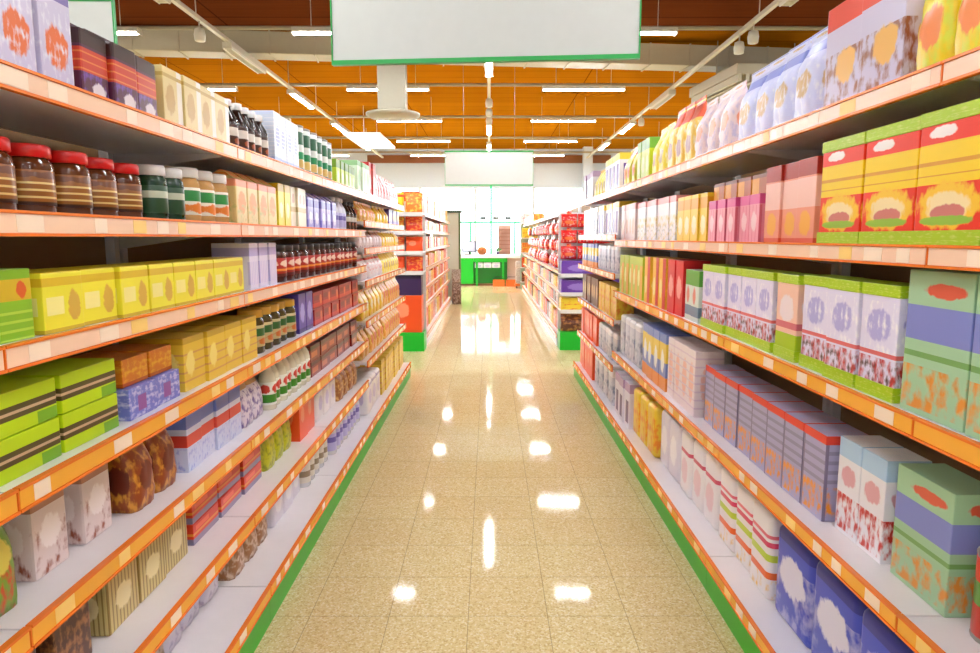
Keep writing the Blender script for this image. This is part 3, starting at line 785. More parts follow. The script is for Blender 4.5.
pk('filter_box', (176, 172, 206), [('b', .9, 1, (232, 70, 50)), ('n', 4.5, .52, (240, 156, 40), .04, .4), ('h', 9, .4, (150, 146, 176), .44, .86), ('r', 0, .08, 0, .9, (130, 120, 150))])
pk('salmonwhite_box', (240, 226, 230), [('e', .5, .5, .3, .3, (240, 190, 180)), ('h', 8, .2, (226, 206, 222), .1, .9)])
pk('rainbow_box', (120, 140, 206), [('b', .5, .84, (236, 206, 70)), ('b', 0, .24, (236, 146, 60)), ('e', .5, .5, .25, .2, (240, 240, 240))])
pk('greyblue_pack', (206, 208, 222), [('n', 4, .56, (140, 150, 180), 0, .7), ('b', .84, 1, (236, 236, 240))])
pk('tomatocan', (210, 60, 40), [('b', .4, .7, (90, 150, 60))])
pk('snowred_box', (240, 238, 244), [('n', 4, .53, (206, 50, 40), .04, .42), ('b', .8, 1, (180, 210, 236)), ('e', .5, .62, .34, .1, (226, 170, 180))])
pk('cobalt_pack', (70, 84, 196), [('n', 3, .56, (176, 176, 220), 0, .7), ('e', .5, .55, .34, .2, (222, 220, 240)), ('b', .86, 1, (50, 56, 150))])
pk('stripe_pack', (240, 234, 238), [('b', .62, .68, (222, 70, 110)), ('b', .72, .76, (232, 110, 130)), ('b', .46, .54, (196, 214, 70)), ('b', .26, .34, (240, 110, 50)), ('n', 4, .6, (240, 190, 60), 0, .25)])
pk('snow_pack', (240, 236, 242), [('b', .66, .72, (214, 90, 120)), ('e', .5, .4, .3, .2, (236, 206, 216))])
pk('pearl_pack', (226, 222, 236), [('e', .5, .5, .3, .25, (246, 244, 250))])
pk('honey_pack', (242, 206, 62), [('n', 3, .56, (236, 140, 40), 0, 1)])
pk('ink_box', (226, 222, 236), [('r', .3, .8, .1, .6, (90, 60, 110)), ('b', .8, 1, (180, 150, 190))])
pk('brown_box', (110, 60, 34), [('e', .5, .5, .3, .24, (206, 170, 110))])
# far racks
pk('far_red', (222, 52, 34), [('n', 3, .56, (246, 150, 60), 0, 1)]); pk('far_orange', (240, 128, 40), [('n', 3, .58, (250, 220, 90), 0, 1)])
pk('far_yellow', (244, 212, 60), [('n', 3, .6, (226, 120, 40), 0, 1)]); pk('far_rose', (240, 170, 160), [('n', 3, .56, (214, 60, 60), 0, 1)])
pk('far_brown', (110, 56, 40), [('n', 3, .56, (200, 130, 70), 0, 1)]); pk('far_purple', (104, 60, 160), [('e', .5, .5, .3, .3, (150, 120, 200))])
pk('far_white', (238, 230, 230), [('n', 3, .56, (226, 140, 120), 0, 1)])
pk('flame_box', (244, 84, 30), [('e', .4, .6, .22, .2, (250, 150, 110))]); pk('night_box', (58, 34, 84), [('b', .84, 1, (40, 24, 60))]); pk('magenta_box', (170, 40, 110), [('b', .84, 1, (130, 26, 84))])
pk('redfoil_bag', (218, 32, 30), [('n', 3.5, .6, (250, 200, 190), .1, .9), ('e', .5, .4, .28, .16, (244, 120, 60))], .22)

# --- goods on the jar rack, nearest the camera first
R = run
# top shelf
R('jar', 6, 1.02, 1.62, 'carton', (.11, .2, .225), ['lav_box'], 'biscuit_carton', 'carton', 'lavender carton with orange picture')
R('jar', 6, 1.66, 2.03, 'brick', (.115, .16, .205), ['plum_pack', 'plum_top'], 'coffee_pack', 'coffee pack', 'plum-and-red folded-top pack')
R('jar', 6, 2.06, 2.58, 'flapcarton', (.125, .2, .185), ['cream_box', 'cream_box'], 'tea_carton', 'carton', 'cream-and-tan carton')
R('jar', 6, 2.62, 3.05, 'bottle', (.08, .08, .2), ['dark_glass', 'umber_label', 'cap_white'], 'syrup_bottle', 'bottle', 'dark bottle with brown-white label')
R('jar', 6, 3.08, 3.5, 'carton', (.1, .2, .235), ['paleblue_box'], 'milk_powder_carton', 'carton', 'pale blue carton')
R('jar', 6, 3.53, 4.3, 'can', (.12, .12, .25), ['mint_tin'], 'tea_tin', 'tin', 'green-banded white tin')
R('jar', 6, 4.33, 4.96, 'carton', (.1, .15, .17), ['lime_box'], 'sweetener_carton', 'carton', 'small lime carton')
R('jar2', 6, 5.05, 5.5, 'carton', (.14, .2, .24), ['palemint_box'], 'rusk_carton', 'carton', 'pale mint carton')
R('jar2', 6, 5.53, 5.8, 'carton', (.13, .2, .28), ['red_box'], 'cracker_carton', 'carton', 'tall red carton')
R('jar2', 6, 5.84, 6.6, 'bag', (.14, .1, .24), ['pink_bag', 'pink_bag'], 'snack_bag', 'bag', 'pink snack bag')
R('jar2', 6, 6.64, 7.25, 'bag', (.14, .1, .24), ['pale_bag', 'red_box'], 'snack_bag', 'bag', 'white-red snack bag')
# second shelf
R('jar', 5, 1.02, 1.31, 'jar', (.09, .09, .17), ['coffee_glass', 'black_label', 'cap_dark'], 'coffee_jar', 'jar', 'black-lidded coffee jar')
R('jar', 5, 1.33, 1.98, 'jar', (.105, .105, .155), ['cocoa_glass', 'cocoa_label', 'cap_red'], 'cocoa_jar', 'jar', 'red-lidded cocoa jar', .05)
R('jar', 5, 2.0, 2.2, 'jar', (.09, .09, .165), ['bottle_green', 'deepgreen_label', 'cap_white'], 'instant_drink_jar', 'jar', 'dark green white-lidded jar')
R('jar', 5, 2.22, 2.56, 'jar', (.105, .105, .18), ['jar_clear', 'spread_label', 'cap_white'], 'spread_jar', 'jar', 'green-and-orange labelled jar')
R('jar', 5, 2.6, 3.1, 'brick', (.12, .12, .21), ['beige_pouch', 'beige_pouch'], 'coffee_pack', 'coffee pack', 'beige-orange folded pack')
R('jar', 5, 3.12, 3.31, 'carton', (.09, .15, .2), ['yellow_box'], 'tea_carton', 'carton', 'bright yellow upright carton')
R('jar', 5, 3.33, 3.6, 'carton', (.085, .15, .2), ['ivory_box'], 'tea_carton', 'carton', 'ivory upright carton')
R('jar', 5, 3.62, 4.3, 'brick', (.11, .12, .2), ['violet_pack', 'violet_pack'], 'coffee_pack', 'coffee pack', 'violet-blue folded pack')
R('jar', 5, 4.32, 4.65, 'bottle', (.08, .08, .21), ['milk_bottle', 'lilac_label', 'cap_white'], 'milk_bottle', 'bottle', 'white lilac-labelled bottle')
R('jar', 5, 4.67, 4.97, 'bottle', (.08, .08, .2), ['dark_glass', 'umber_label', 'cap_dark'], 'syrup_bottle', 'bottle', 'dark black-capped bottle')
R('jar2', 5, 5.05, 5.8, 'bag', (.13, .09, .15), ['orange_pouch', 'orange_pouch'], 'nut_pouch', 'bag', 'orange-gold pouch')
R('jar2', 5, 5.84, 6.5, 'bag', (.13, .09, .15), ['yellow_pouch', 'yellow_pouch'], 'nut_pouch', 'bag', 'yellow pouch')
R('jar2', 5, 6.54, 7.25, 'carton', (.13, .12, .15), ['purple_pack'], 'wafer_carton', 'carton', 'purple carton with yellow spot')
R('jar2', 4, 5.05, 6.1, 'bag', (.14, .1, .14), ['flour_bag', 'nut_bag'], 'nut_pouch', 'bag', 'white-brown pouch')
R('jar2', 4, 6.16, 7.25, 'bag', (.14, .1, .14), ['yellow_pouch', 'purple_pack'], 'nut_pouch', 'bag', 'yellow purple-topped pouch')
# third shelf
R('jar', 4, 1.0, 1.42, 'carton', (.1, .16, .145), ['greenyellow_box'], 'herbal_tea_carton', 'carton', 'green-yellow carton')
R('jar', 4, 1.44, 2.66, 'flapcarton', (.145, .16, .135), ['tea_box', 'yellow_box'], 'tea_carton', 'carton', 'low yellow tea carton')
R('jar', 4, 2.69, 3.1, 'carton', (.1, .15, .185), ['lilac_box'], 'tea_carton', 'carton', 'pale lilac carton')
R('jar', 4, 3.13, 4.95, 'jar', (.12, .12, .175), ['coffee_glass', 'coffee_label', 'cap_dark'], 'coffee_jar', 'jar', 'dark-red labelled coffee jar')
R('jar2', 3, 5.05, 6.1, 'bag', (.15, .1, .19), ['pale_bag', 'pale_bag'], 'snack_bag', 'bag', 'white-red crisp bag')
R('jar2', 3, 6.16, 7.25, 'bag', (.15, .1, .19), ['lemon_bag', 'flour_bag'], 'snack_bag', 'bag', 'lemon crisp bag')
# fourth shelf
R('jar', 3, 1.0, 1.72, 'carton', (.225, .2, .088), ['limebar_box'], 'bar_carton', 'carton', 'lime-and-brown flat carton', stack=2)
R('jar', 3, 1.75, 2.06, 'carton', (.145, .2, .085), ['bluebar_box'], 'bar_carton', 'carton', 'blue-purple flat carton')
R('jar', 3, 2.09, 2.75, 'carton', (.155, .2, .17), ['gold_box'], 'biscuit_carton', 'carton', 'gold carton with tan stripes')
R('jar', 3, 2.78, 3.36, 'jar', (.11, .11, .185), ['olive_glass', 'olive_label', 'cap_gold'], 'pickle_jar', 'jar', 'green-brown gold-lidded jar')
R('jar', 3, 3.39, 3.66, 'carton', (.13, .18, .2), ['indigo_box'], 'chocolate_carton', 'carton', 'indigo carton')
R('jar', 3, 3.69, 4.95, 'carton', (.2, .22, .09), ['crimson_box'], 'chocolate_carton', 'carton', 'flat crimson carton', stack=2)
R('jar2', 2, 5.05, 6.1, 'bag', (.15, .1, .22), ['yellow_pouch', 'orange_pouch'], 'crisp_bag', 'bag', 'yellow-orange crisp bag')
R('jar2', 2, 6.16, 7.25, 'bag', (.15, .1, .22), ['orange_pouch', 'yellow_pouch'], 'crisp_bag', 'bag', 'orange-yellow crisp bag')
# fifth shelf
B5 = .07
R('jar', 2, 1.0, 1.36, 'bag', (.115, .1, .23), ['herb_pouch', 'herb_pouch'], 'herb_pouch', 'bag', 'green-red pouch', B5, rows=2)
R('jar', 2, 1.4, 1.77, 'brick', (.12, .11, .23), ['flour_bag', 'nut_bag'], 'flour_bag', 'bag', 'pale pink-brown bag', B5 + .02, rows=2)
R('jar', 2, 1.8, 2.1, 'bag', (.12, .11, .22), ['nut_bag', 'nut_bag'], 'nut_bag', 'bag', 'brown-orange nut bag', B5, rows=2)
R('jar', 2, 2.14, 2.62, 'carton', (.115, .16, .2), ['tricolour_box'], 'cake_mix_carton', 'carton', 'blue-white-red carton', B5)
R('jar', 2, 2.65, 2.92, 'bag', (.125, .1, .2), ['mauve_pouch', 'mauve_pouch'], 'baking_pouch', 'bag', 'mauve-white pouch', B5)
R('jar', 2, 2.95, 3.62, 'bottle', (.078, .078, .235), ['sauce_glass', 'sauce_label', 'cap_red'], 'sauce_bottle', 'bottle', 'red-capped green-white bottle', .05)
R('jar', 2, 3.66, 4.95, 'carton', (.2, .2, .085), ['brick_box'], 'cake_carton', 'carton', 'brick-red flat carton', .06, stack=2)
R('jar2', 1, 5.05, 6.1, 'bag', (.15, .11, .22), ['orange_pouch', 'far_brown'], 'crisp_bag', 'bag', 'golden brown-topped crisp bag')
R('jar2', 1, 6.16, 7.25, 'bag', (.15, .11, .22), ['orange_pouch', 'far_orange'], 'crisp_bag', 'bag', 'golden orange-topped crisp bag')
# sixth shelf
B6 = .11
R('jar', 1, 1.05, 1.66, 'brick', (.15, .12, .24), ['dark_bag', 'dark_bag'], 'pasta_bag', 'bag', 'dark brown pasta bag', B6, rows=2)
R('jar', 1, 1.7, 2.2, 'brick', (.16, .12, .24), ['pasta_bag', 'orangered_box'], 'pasta_bag', 'bag', 'tan red-topped pasta bag', B6, rows=2)
R('jar', 1, 2.24, 2.95, 'carton', (.22, .2, .075), ['orangered_box'], 'lasagne_carton', 'carton', 'flat orange-red carton', B6, stack=2)
R('jar', 1, 3.0, 3.42, 'bag', (.13, .11, .22), ['chartreuse_pouch', 'chartreuse_pouch'], 'noodle_pouch', 'bag', 'yellow-green pouch', .1)
R('jar', 1, 3.46, 3.78, 'carton', (.15, .18, .22), ['flame_box'], 'rice_carton', 'carton', 'orange-red upright carton', .08)
R('jar', 1, 3.82, 4.3, 'multipack', (.15, .16, .2), ['white_pack', 'white_pack'], 'rice_pack', 'pack', 'white wrapped pack', .08)
R('jar', 1, 4.34, 4.95, 'bag', (.14, .12, .22), ['brown_pack', 'brown_pack'], 'grain_bag', 'bag', 'brown-tan grain bag', .06)
R('jar2', 0, 5.05, 5.7, 'multipack', (.2, .18, .26), ['white_pack', 'white_pack'], 'tissue_pack', 'pack', 'white wrapped pack', .06)
R('jar2', 0, 5.75, 7.25, 'carton', (.18, .2, .3), ['gold_box'], 'cereal_carton', 'carton', 'gold carton', .06)
# bottom shelf
B7 = .14
R('jar', 0, 1.5, 1.98, 'bag', (.155, .13, .205), ['ash_bag', 'ash_bag'], 'pulse_bag', 'bag', 'ash-brown bag', rows=2, back=B7)
R('jar', 0, 2.02, 2.5, 'bag', (.155, .13, .205), ['lavpale_bag', 'lavpale_bag'], 'sugar_bag', 'bag', 'pale lavender bag', rows=2, back=B7 + .04)
R('jar', 0, 2.54, 2.98, 'bag', (.14, .13, .205), ['hazel_bag', 'hazel_bag'], 'pulse_bag', 'bag', 'hazel brown bag', rows=2, back=B7)
R('jar', 0, 3.02, 3.5, 'multipack', (.15, .13, .205), ['pearl_pack', 'white_pack'], 'sugar_pack', 'pack', 'pearl white wrapped pack', rows=2, back=B7)
R('jar', 0, 3.54, 4.06, 'bottle', (.085, .085, .25), ['clear_bottle', 'oat_label', 'cap_dark'], 'vinegar_bottle', 'bottle', 'clear dark-capped bottle', .12)
R('jar', 0, 4.1, 4.95, 'bottle', (.09, .09, .25), ['clear_bottle', 'lilac_label', 'cap_green'], 'water_bottle', 'bottle', 'clear green-capped bottle', .1)

# --- goods on the carton rack
R('carton', 4, 1.15, 1.4, 'bag', (.12, .12, .3), ['tomato_bag', 'tomato_bag'], 'noodle_bag', 'bag', 'orange-red tall bag', .03)
R('carton', 4, 1.42, 1.68, 'bag', (.125, .12, .3), ['sun_bag', 'tomato_bag'], 'noodle_bag', 'bag', 'yellow tall bag', .03)
R('carton', 4, 1.71, 2.12, 'carton', (.195, .1, .3), ['muesli_box'], 'muesli_carton', 'carton', 'red-topped grey carton', .03)
R('carton', 4, 2.16, 2.86, 'bag', (.165, .12, .29), ['icelav_bag', 'icelav_bag'], 'cereal_bag', 'bag', 'ice-lavender tall bag', .03)
R('carton', 4, 2.9, 3.42, 'bag', (.165, .12, .28), ['blush_bag', 'blush_bag'], 'cereal_bag', 'bag', 'blush-white tall bag', .03)
R('carton', 4, 3.45, 3.92, 'bag', (.15, .12, .33), ['peach_bag', 'tomato_bag'], 'cereal_bag', 'bag', 'red-topped golden bag', .03)
R('carton', 4, 3.95, 4.32, 'bag', (.15, .12, .29), ['lemon_bag', 'lemon_bag'], 'cereal_bag', 'bag', 'lemon tall bag', .03)
R('carton', 4, 4.35, 4.7, 'carton', (.11, .15, .26), ['limetall_box'], 'cereal_carton', 'carton', 'tall lime carton', .03)
R('carton', 4, 4.74, 5.22, 'bag', (.15, .12, .28), ['sun_bag', 'sun_bag'], 'cereal_bag', 'bag', 'bright yellow bag', .03)
R('carton2', 5, 5.3, 5.95, 'carton', (.15, .12, .28), ['violetwhite_box'], 'cereal_carton', 'carton', 'white-purple yellow-topped carton', .03)
R('carton2', 5, 6.0, 6.6, 'bag', (.14, .12, .26), ['lemon_bag', 'sun_bag'], 'cereal_bag', 'bag', 'lemon yellow-topped bag', .03)
R('carton2', 5, 6.64, 7.3, 'carton', (.15, .12, .27), ['ink_box'], 'cereal_carton', 'carton', 'pale carton with dark panel', .03)
R('carton', 3, 1.14, 2.08, 'trayed', (.226, .1, .3), ['noodle_box', 'limecard'], 'cereal_case', 'carton', 'red-and-yellow lime-edged box', .02)
R('carton', 3, 2.11, 2.5, 'carton', (.125, .12, .27), ['soup_box'], 'soup_carton', 'carton', 'salmon red-topped carton', .03)
R('carton', 3, 2.53, 3.15, 'carton', (.1, .16, .185), ['pink_box'], 'wafer_carton', 'carton', 'pink magenta-topped carton', .03)
R('carton', 3, 3.18, 3.66, 'carton', (.115, .16, .23), ['corn_box'], 'cornflake_carton', 'carton', 'golden yellow carton', .03)
R('carton', 3, 3.69, 4.66, 'carton', (.13, .16, .25), ['mosaic_box'], 'cereal_carton', 'carton', 'white speckled carton', .03)
R('carton', 3, 4.69, 5.22, 'carton', (.125, .16, .26), ['rosewhite_box'], 'cereal_carton', 'carton', 'rose-white carton', .03)
R('carton2', 4, 5.3, 6.3, 'carton', (.155, .14, .26), ['violetwhite_box'], 'cereal_carton', 'carton', 'white-purple carton', .03)
R('carton2', 4, 6.34, 7.3, 'carton', (.15, .14, .26), ['greyblue_pack'], 'cereal_carton', 'carton', 'pale grey-blue carton', .03)
R('carton', 2, 1.16, 1.62, 'carton', (.222, .12, .335), ['palegreen_box'], 'muesli_carton', 'carton', 'large pale green carton', .03)
R('carton', 2, 1.65, 2.18, 'trayed', (.17, .1, .29), ['granola_box', 'limecard'], 'granola_case', 'carton', 'lavender-red lime-topped box', .03)
R('carton', 2, 2.2, 2.38, 'trayed', (.17, .1, .285), ['apricot_box', 'limecard'], 'granola_case', 'carton', 'apricot lime-topped box', .03)
R('carton', 2, 2.4, 3.2, 'trayed', (.155, .1, .285), ['granola_box', 'limecard'], 'granola_case', 'carton', 'lavender-red lime-topped box', .03)
R('carton', 2, 3.23, 3.48, 'carton', (.12, .14, .25), ['leaf_box'], 'cereal_carton', 'carton', 'green-topped pale carton', .03)
R('carton', 2, 3.51, 3.8, 'carton', (.14, .14, .29), ['cherry_box'], 'cereal_carton', 'carton', 'cherry red carton', .03)
R('carton', 2, 3.83, 4.4, 'carton', (.14, .14, .29), ['redyellow_box'], 'cereal_carton', 'carton', 'half-red half-yellow carton', .03)
R('carton', 2, 4.43, 5.22, 'carton', (.15, .14, .28), ['kiwi_box'], 'cereal_carton', 'carton', 'lime-and-orange carton', .03)
R('carton2', 3, 5.3, 6.3, 'multipack', (.16, .14, .22), ['greyblue_pack', 'white_pack'], 'cereal_pack', 'pack', 'grey-blue wrapped pack', .03)
R('carton2', 3, 6.34, 7.3, 'carton', (.15, .14, .22), ['rainbow_box'], 'cereal_carton', 'carton', 'blue carton with yellow band', .03)
R('carton', 1, 1.2, 1.46, 'can', (.12, .12, .2), ['tomatocan'], 'tomato_can', 'can', 'red-green can', .1, stack=1)
R('carton', 1, 1.48, 1.72, 'carton', (.222, .12, .3), ['palegreen_box'], 'muesli_carton', 'carton', 'pale green carton with fruit', .09)
R('carton', 1, 1.75, 2.0, 'carton', (.12, .12, .29), ['snowred_box'], 'muesli_carton', 'carton', 'white carton with red picture', .09)
R('carton', 1, 2.03, 3.24, 'carton', (.145, .14, .275), ['filter_box'], 'crispbread_carton', 'carton', 'grey-lavender carton with orange picture', .07)
R('carton', 1, 3.27, 3.8, 'carton', (.125, .14, .33), ['salmonwhite_box'], 'cereal_carton', 'carton', 'white-salmon carton', .04)
R('carton', 1, 3.83, 4.45, 'carton', (.15, .14, .33), ['rainbow_box'], 'cereal_carton', 'carton', 'blue-yellow-orange carton', .04)
R('carton', 1, 4.48, 5.22, 'multipack', (.17, .14, .3), ['greyblue_pack', 'pearl_pack'], 'cereal_pack', 'pack', 'grey wrapped pack', .04)
R('carton2', 2, 5.3, 6.2, 'carton', (.145, .14, .25), ['honey_pack'], 'cereal_carton', 'carton', 'honey yellow carton', .03)
R('carton2', 2, 6.24, 7.3, 'carton', (.14, .14, .26), ['brown_box'], 'cereal_carton', 'carton', 'brown carton', .03)
R('carton2', 1, 5.3, 6.2, 'multipack', (.17, .14, .24), ['greyblue_pack', 'white_pack'], 'snack_pack', 'pack', 'grey-white wrapped pack', .03)
R('carton2', 1, 6.24, 7.3, 'carton', (.14, .14, .26), ['flame_box'], 'snack_carton', 'carton', 'orange carton', .03)
R('carton', 0, 1.5, 2.34, 'multipack', (.27, .2, .34), ['cobalt_pack', 'cobalt_pack'], 'tissue_pack', 'pack', 'large cobalt blue wrapped pack', .1)
R('carton', 0, 2.37, 2.95, 'multipack', (.185, .2, .34), ['stripe_pack', 'stripe_pack'], 'tissue_pack', 'pack', 'white pack with pink-lime-orange stripes', .1)
R('carton', 0, 2.98, 3.55, 'multipack', (.18, .2, .34), ['snow_pack', 'snow_pack'], 'tissue_pack', 'pack', 'white pack with pink stripe', .1)
R('carton', 0, 3.58, 4.0, 'multipack', (.2, .2, .33), ['pearl_pack', 'pearl_pack'], 'tissue_pack', 'pack', 'pearl grey wrapped pack', .1)
R('carton', 0, 4.03, 4.65, 'multipack', (.2, .2, .32), ['honey_pack', 'honey_pack'], 'sponge_pack', 'pack', 'honey-orange wrapped pack', .07)
R('carton', 0, 4.68, 5.22, 'carton', (.17, .2, .32), ['ink_box'], 'detergent_carton', 'carton', 'white carton with dark purple panel', .05)
R('carton2', 0, 5.3, 6.3, 'multipack', (.2, .2, .28), ['greyblue_pack', 'pearl_pack'], 'tissue_pack', 'pack', 'grey-white wrapped pack', .05)
R('carton2', 0, 6.34, 7.3, 'carton', (.17, .2, .28), ['flame_box'], 'detergent_carton', 'carton', 'orange carton', .05)
# cartons standing on other cartons
def ride(rack, lv, y0, n, w, d, h, zoff, mat, name, cat, desc, below, back):
    rn, s, xf, zs = RACK[rack]
    for i in range(n):
        y = y0 + (w + .012) * i + w / 2
        place('carton', name, cat, mat_list(mat), (w, d, h), s * (xf + back + d / 2), y, zs[lv] + .0175 + zoff + .002, PI / 2 if s < 0 else -PI / 2,
              '%s %s from the front, lying on the %s' % (ordinal(i + 1), desc, below), desc + ' row')
ride('jar', 3, 1.76, 2, .135, .17, .075, .085, 'amber_box', 'bar_carton', 'carton', 'amber flat carton', 'blue-purple flat cartons', .06)
ride('carton', 3, 2.56, 4, .14, .13, .075, .185, 'rust_box', 'wafer_carton', 'carton', 'rust-orange flat carton', 'pink magenta-topped cartons', .06)

# --- far racks past the cross aisle
FC_L = [['far_orange', 'orange carton'], ['far_red', 'red carton'], ['far_yellow', 'yellow carton'], ['far_rose', 'rose-red carton'], ['far_white', 'whitish carton']]
for lv in range(7):
    hgt = [.32, .18, .2, .2, .19, .17, .3][lv]
    for b in range(5):
        for q in range(3 if b < 4 else 2):
            cl, ds = FC_L[(b * 2 + q * 3 + lv) % 5]
            if b == 0 and q == 0 and lv < 3: cl, ds = [['magenta_box', 'magenta carton'], ['magenta_box', 'magenta carton'], ['night_box', 'dark purple carton']][lv]
            wd = .36 if b < 4 else .54
            a = 9.36 + 1.25 * b + q * (wd + .03)
            R('farl', lv, a, a + wd, 'carton', (wd, .25, hgt * random.uniform(.82, 1)), [cl], 'snack_carton', 'carton', ds, .03)
FC_R = [['far_brown', 'brown carton'], ['far_yellow', 'yellow carton'], ['far_red', 'red carton'], ['far_white', 'whitish carton'], ['far_orange', 'orange carton']]
for lv in range(5):
    hgt = [.3, .16, .18, .3, .2][lv]
    for b in range(8):
        if lv == 3: continue
        for q in range(3 if b < 4 else 2):
            cl, ds = FC_R[(b + q * 2 + lv) % 5]
            wd = .36 if b < 4 else .54
            a = 9.46 + 1.25 * b + q * (wd + .03)
            if lv == 4 and b < 5: continue
            R('farr', lv, a, a + wd, 'carton', (wd, .25, hgt * random.uniform(.82, 1)), [cl], 'snack_carton', 'carton', ds, .03)
# purple tubs on the bag-hung rack and red foil bags hung on pegs above them
def hook(x, y, z, s, L):
    m = MB(); m.tube((0, 0, 0), (s * L, 0, 0), .004, 6); m.tube((0, 0, 0), (-s * .012, 0, .02), .004, 6)
    return m
for b in range(7):
    for q in range(5):
        for lev, zt in enumerate((1.265, 1.515, 1.765)):
            y = 9.56 + b * 1.25 + q * .235
            x = FRF + random.uniform(0.0, .06)
            if b > 3 and q % 2: continue
            wd = .21 if b <= 3 else .4
            if b > 3 and q == 4: continue
            yy = y if b <= 3 else y + .12
            lab = '%s red foil bag from the front in the %s hanging row of the bag-hung rack' % (ordinal(COUNT.setdefault(('hb', lev), 0) + 1), ['lower', 'middle', 'upper'][lev])
            COUNT[('hb', lev)] += 1
            place('hangbag', 'sweet_bag', 'bag', mat_list('redfoil_bag', 'redfoil_bag'), (wd, .09, .205), x + .05, yy, zt - .225, -PI / 2 + random.uniform(-.12, .12), lab, 'red foil bags on pegs')
# end display facing the cross aisle, box-ended rack
def endcap(x0, x1, yb, levels, kick_h, label, name='end_display', top=1.98):
    xm = (x0 + x1) / 2; W = x1 - x0
    root = empty(name, (xm, yb, 0)); tag(root, label, 'display', 'end displays')
    m = MB(); m.box(-W / 2, W / 2, -.02, 0, 0, top); link('back_panel', m.mesh('back_panel', M['white']), root)
    m = MB(); m.box(-W / 2, W / 2, -.36, -.021, 0, kick_h); link('kick_plate', m.mesh('kick_plate', M['cgreen']), root)
    for z in levels:
        m = MB(); m.box(-W / 2 + .004, W / 2 - .004, -.345, -.0205, -.02, 0); sh = link('shelf', m.mesh('shelf', M['white']), root, (0, 0, z))
        m = MB(); m.box(-W / 2 + .004, W / 2 - .004, -.355, -.3455, -.045, .006); link('price_rail', m.mesh('price_rail', M['white']), sh)
    return root
endcap(-1.9, -.86, 9.28, [1.06, 1.32, 1.58, 1.82], .25, 'white end display of the box-ended rack, green kick, facing cross aisle')
endcap(.95, 1.99, 9.38, [.54, .77, 1.02], .24, 'white end display of the bag-hung rack, green kick, purple tubs on shelves', top=1.83)
def epack(kind, name, cat, mats, dims, x, y, z, label, rz=0.0, group=None):
    place(kind, name, cat, mat_list(*mats), dims, x, y, z, rz, label, group)
ew = ['outermost', 'next inward', 'third inward', 'fourth inward']
for li, z in enumerate([1.06, 1.32, 1.58, 1.82]):
    for i in range(4):
        mt = [('far_red', 'red'), ('flame_box', 'orange-red'), ('far_red', 'red'), ('far_orange', 'orange')][(i + li) % 4]
        if li == 3 and i == 1: mt = ('sun_bag', 'yellow')
        epack('bag', 'snack_bag', 'bag', [mt[0], mt[0]], (.22, .12, .19 if li < 3 else .26), -.985 - i * .24, 9.06, z + .001,
              '%s bag, %s on the %s shelf of the box-ended rack end display' % (mt[1], ew[i], ['lowest', 'second', 'third', 'top'][li]), 0, 'bags on the end display')
epack('carton', 'gift_carton', 'carton', ['night_box'], (.42, .26, .26), -1.1, 9.08, .745, 'dark purple box topmost in the end display stack')
epack('carton', 'gift_carton', 'carton', ['flame_box'], (.42, .26, .49), -1.1, 9.08, .2515, 'big orange-red box under the dark purple box on the end display')
epack('carton', 'gift_carton', 'carton', ['flame_box'], (.4, .26, .43), -1.55, 9.08, .2515, 'tall orange-red box on the green kick of the end display')
for li, z in enumerate([.54, .77, 1.02]):
    for i in range(2):
        mm = [('far_yellow', 'yellow'), ('far_purple', 'purple'), ('far_purple', 'purple')][li]
        epack('tub', 'sweet_tub', 'tub', [mm[0], mm[0]], (.46, .27, [.16, .17, .17][li]), 1.19 + i * .5, 9.19, z + .001,
              '%s tub, %s on the %s shelf of bag-hung end display' % (mm[1], ['aisle-side one', 'outer one'][i], ['lowest', 'middle', 'top'][li]), 0, 'tubs on the end display')
for i in range(3):
    epack('bag', 'sweet_bag', 'bag', ['far_brown', 'far_brown'], (.3, .16, .24), 1.12 + i * .32, 9.19, .2415, '%s brown bag from the aisle on the green kick' % ordinal(i + 1), 0, 'brown bags on the end display')
k = 0
for r in range(3):
    for i in range(4):
        z = 1.19 + r * .215
        k += 1
        epack('hangbag', 'sweet_bag', 'bag', ['redfoil_bag', 'redfoil_bag'], (.215, .08, .175), 1.08 + i * .225, 9.3 - random.uniform(0, .03), z + .02, '%s red foil bag from aisle, %s row on the end display board' % (ordinal(i + 1), ['lowest', 'second', 'third', 'top'][r]), random.uniform(-.1, .1), 'red foil bags on the end display')

# --- far end of the left rack: tall notice panel with sacks at its foot
g = empty('display_board', (-.95, 15.8, 0)); tag(g, 'tall grey-green display board with dark green edge closing the box-ended rack', 'display board')
m = MB(); m.box(-.35, .25, -.04, .04, .02, 2.06); link('board_face', m.mesh('board_face', plain('board_sage', (212, 218, 200), .5)), g)
m = MB(); m.box(.251, .3, -.06, .08, 0, 2.06); link('edge_post', m.mesh('edge_post', plain('edge_green', (86, 116, 66), .5)), g)
m = MB(); m.box(-.39, .33, -.09, .11, 2.061, 2.11); link('top_cap', m.mesh('top_cap', plain('cap_dark_green', (60, 70, 50), .5)), g)
pk('sack', (110, 84, 66), [('n', 5, .55, (190, 176, 160), 0, 1)], .6); pk('sackp', (190, 180, 168), [('n', 5, .55, (120, 100, 84), 0, 1)], .6)
epack('bag', 'potting_sack', 'sack', ['sack', 'sack'], (.2, .16, .5), -.73, 15.42, 0.0, 'dark brown sack on the floor before the display board')
epack('bag', 'potting_sack', 'sack', ['sackp', 'sackp'], (.2, .14, .78), -.755, 15.62, 0.0, 'taller pale sack leaning between brown sack and display board')

